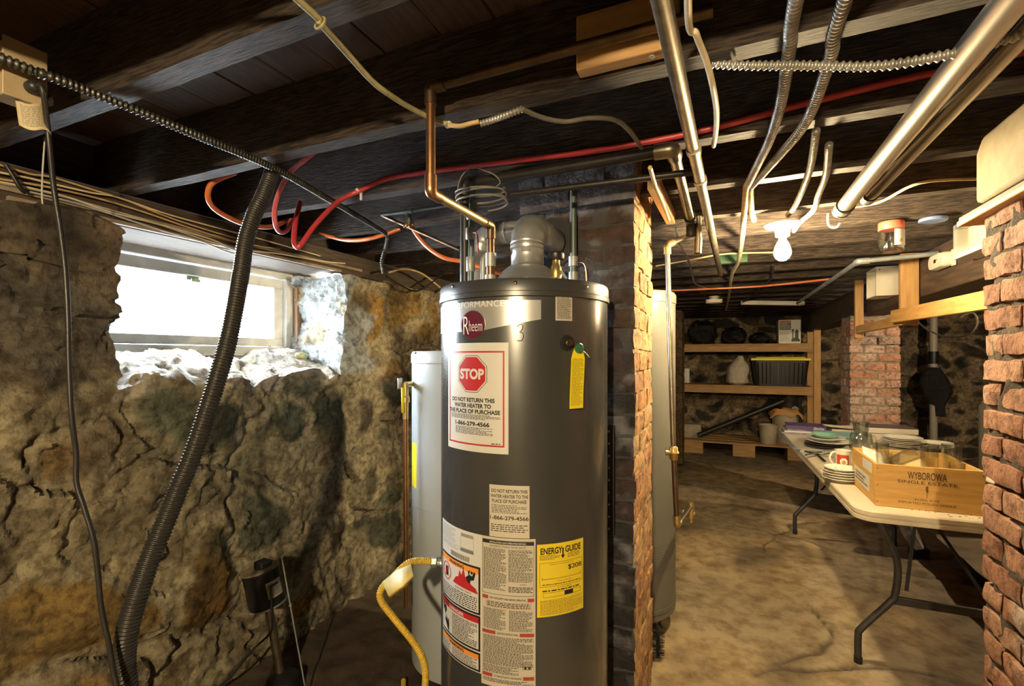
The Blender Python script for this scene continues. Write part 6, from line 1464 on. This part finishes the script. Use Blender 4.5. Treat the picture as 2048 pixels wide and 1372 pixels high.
# jar, lids
j=PZ(1785,448,1.985); j=V(j.x,j.y+.02,1.862)
jr=thing('glass_jar','empty clear jar hanging by its red lid under a joist','jar',j)
mb=MB(); gl(mb,j,[(.038,0),(.046,.008),(.048,.02),(.048,.085),(.044,.098),(.042,.11),(.039,.11),(.041,.098),(.045,.085),(.045,.02),(.042,.010),(0,.006)],36); obj('jar_body',mb,M_clear,jr,smooth=45)
mb=MB(); mb.lathe([(.0465,.100),(.048,.102),(.048,.132),(.046,.136),(0,.136)],j,36); obj('jar_lid',mb,mat('lid_red',(.62,.12,.07),.4),jr,smooth=40)
JC=Cyl((j.x,j.y),.0485); Ls=JC.sheet(.25,j.z+.025,1.5,j.z+.095); mb=MB(); Ls.panel(mb,-Ls.w/2,Ls.w/2,-Ls.h/2,Ls.h/2,nu=10); jl=obj('jar_label',mb,M_paper,jr)
mb=MB(); Ls.poly(mb,[(-.012,-.02),(.0,-.024),(.006,-.012),(.0,-.004),(-.006,-.008)],.001); obj('label_blot',mb,mat('label_brown',(.4,.27,.06),.5),jl)
mb=MB(); q=PZ(1866,442,1.985); mb.lathe([(.048,0),(.05,.002),(.05,.012),(.046,.016),(0,.016)],V(q.x,q.y,1.982),36); tag(obj('jar_lid',mb,mat('lid_blue',(.12,.17,.34),.4),smooth=40),'flat blue jar lid screwed under the joist right of the jar','lid')
# hook
q=PZ(1656,430,1.995); mb=MB(); mb.tube(spl([V(q.x,q.y,2.0),V(q.x,q.y,1.965),V(q.x+.008,q.y,1.945),V(q.x+.03,q.y,1.94),V(q.x+.042,q.y,1.955)],6),.0045,8); tag(obj('hook',mb,M_paper,smooth=60),'white J-shaped hook under the lit joist near the silver pipe end','hook')
# smoke alarm
q=PZ(1428,606,1.93); q=V(q.x,q.y,1.93)
sa=thing('smoke_alarm','round white smoke alarm on a far joist','smoke alarm',q)
mb=MB(); mb.lathe([(.06,-.004),(.078,0),(.08,.012),(.074,.015),(.074,.020),(.08,.023),(.08,.034),(.066,.036)],q,36); obj('alarm_body',mb,M_porc,sa,smooth=35)
mb=MB(); mb.lathe([(.04,.036),(.04,.055),(.05,.055),(.05,.068)],q,24); obj('mounting_base',mb,M_hood,sa,smooth=35)
# white strip light
a=PZ(1485,609,1.955); b=PZ(1604,597,1.955); b=V(b.x+.1,a.y+.35,1.955); 
fx=thing('strip_light','long white strip light fixed slantwise under the far joists','light',V((a.x+b.x)/2,(a.y+b.y)/2,1.91))
mb=MB(); mb.bar(a+V(0,0,.02),b+V(0,0,.02),.07,.045); obj('fixture_tray',mb,M_porc,fx,bevel=.006)
# galvanized pipe with elbow beyond the jar
a=PZ(1717,523,1.93); b=V(a.x-.02,5.6,1.93); c=PZ(1830,514,1.93); c=V(c.x+.1,a.y,1.93)
gp=thing('conduit_pipe','thin grey conduit turning at an elbow past the jar','pipe',a)
mb=MB(); mb.tube([a,b],.0135,14); obj('long_run',mb,M_galvd,gp,smooth=60)
mb=MB(); mb.tube([a,V(1.04,a.y,1.945)],.0135,14); obj('short_run',mb,M_galvd,gp,smooth=60)
mb=MB(); elbow(mb,a,b,V(1.04,a.y,1.94),.018,.03,.02); obj('elbow',mb,M_galvd,gp,smooth=60)
# loose wires below the beam at right
cable('loose grey wire looping under the rail right of the white pipe',[PY(1830,640,4.0),PY(1860,662,4.0),PY(1900,675,4.0),PY(1940,668,4.0),PY(1955,645,4.0),PY(1945,625,4.0),PY(1920,635,4.0)],.005,M_gry)
# ================================================================== LIGHT
w=bpy.data.worlds.new('world'); SC.world=w; w.use_nodes=True
bg=w.node_tree.nodes['Background']; bg.inputs['Color'].default_value=(.82,.92,1,1); bg.inputs['Strength'].default_value=WORLD
pl=bpy.data.lights.new('window_portal','AREA'); pl.shape='RECTANGLE'; pl.size=1.2; pl.size_y=.5; pl.cycles.is_portal=True
po=bpy.data.objects.new('window_portal',pl); C.objects.link(po); po.location=(-2.44,1.48,1.65); po.rotation_euler=(0,-PI/2,0)
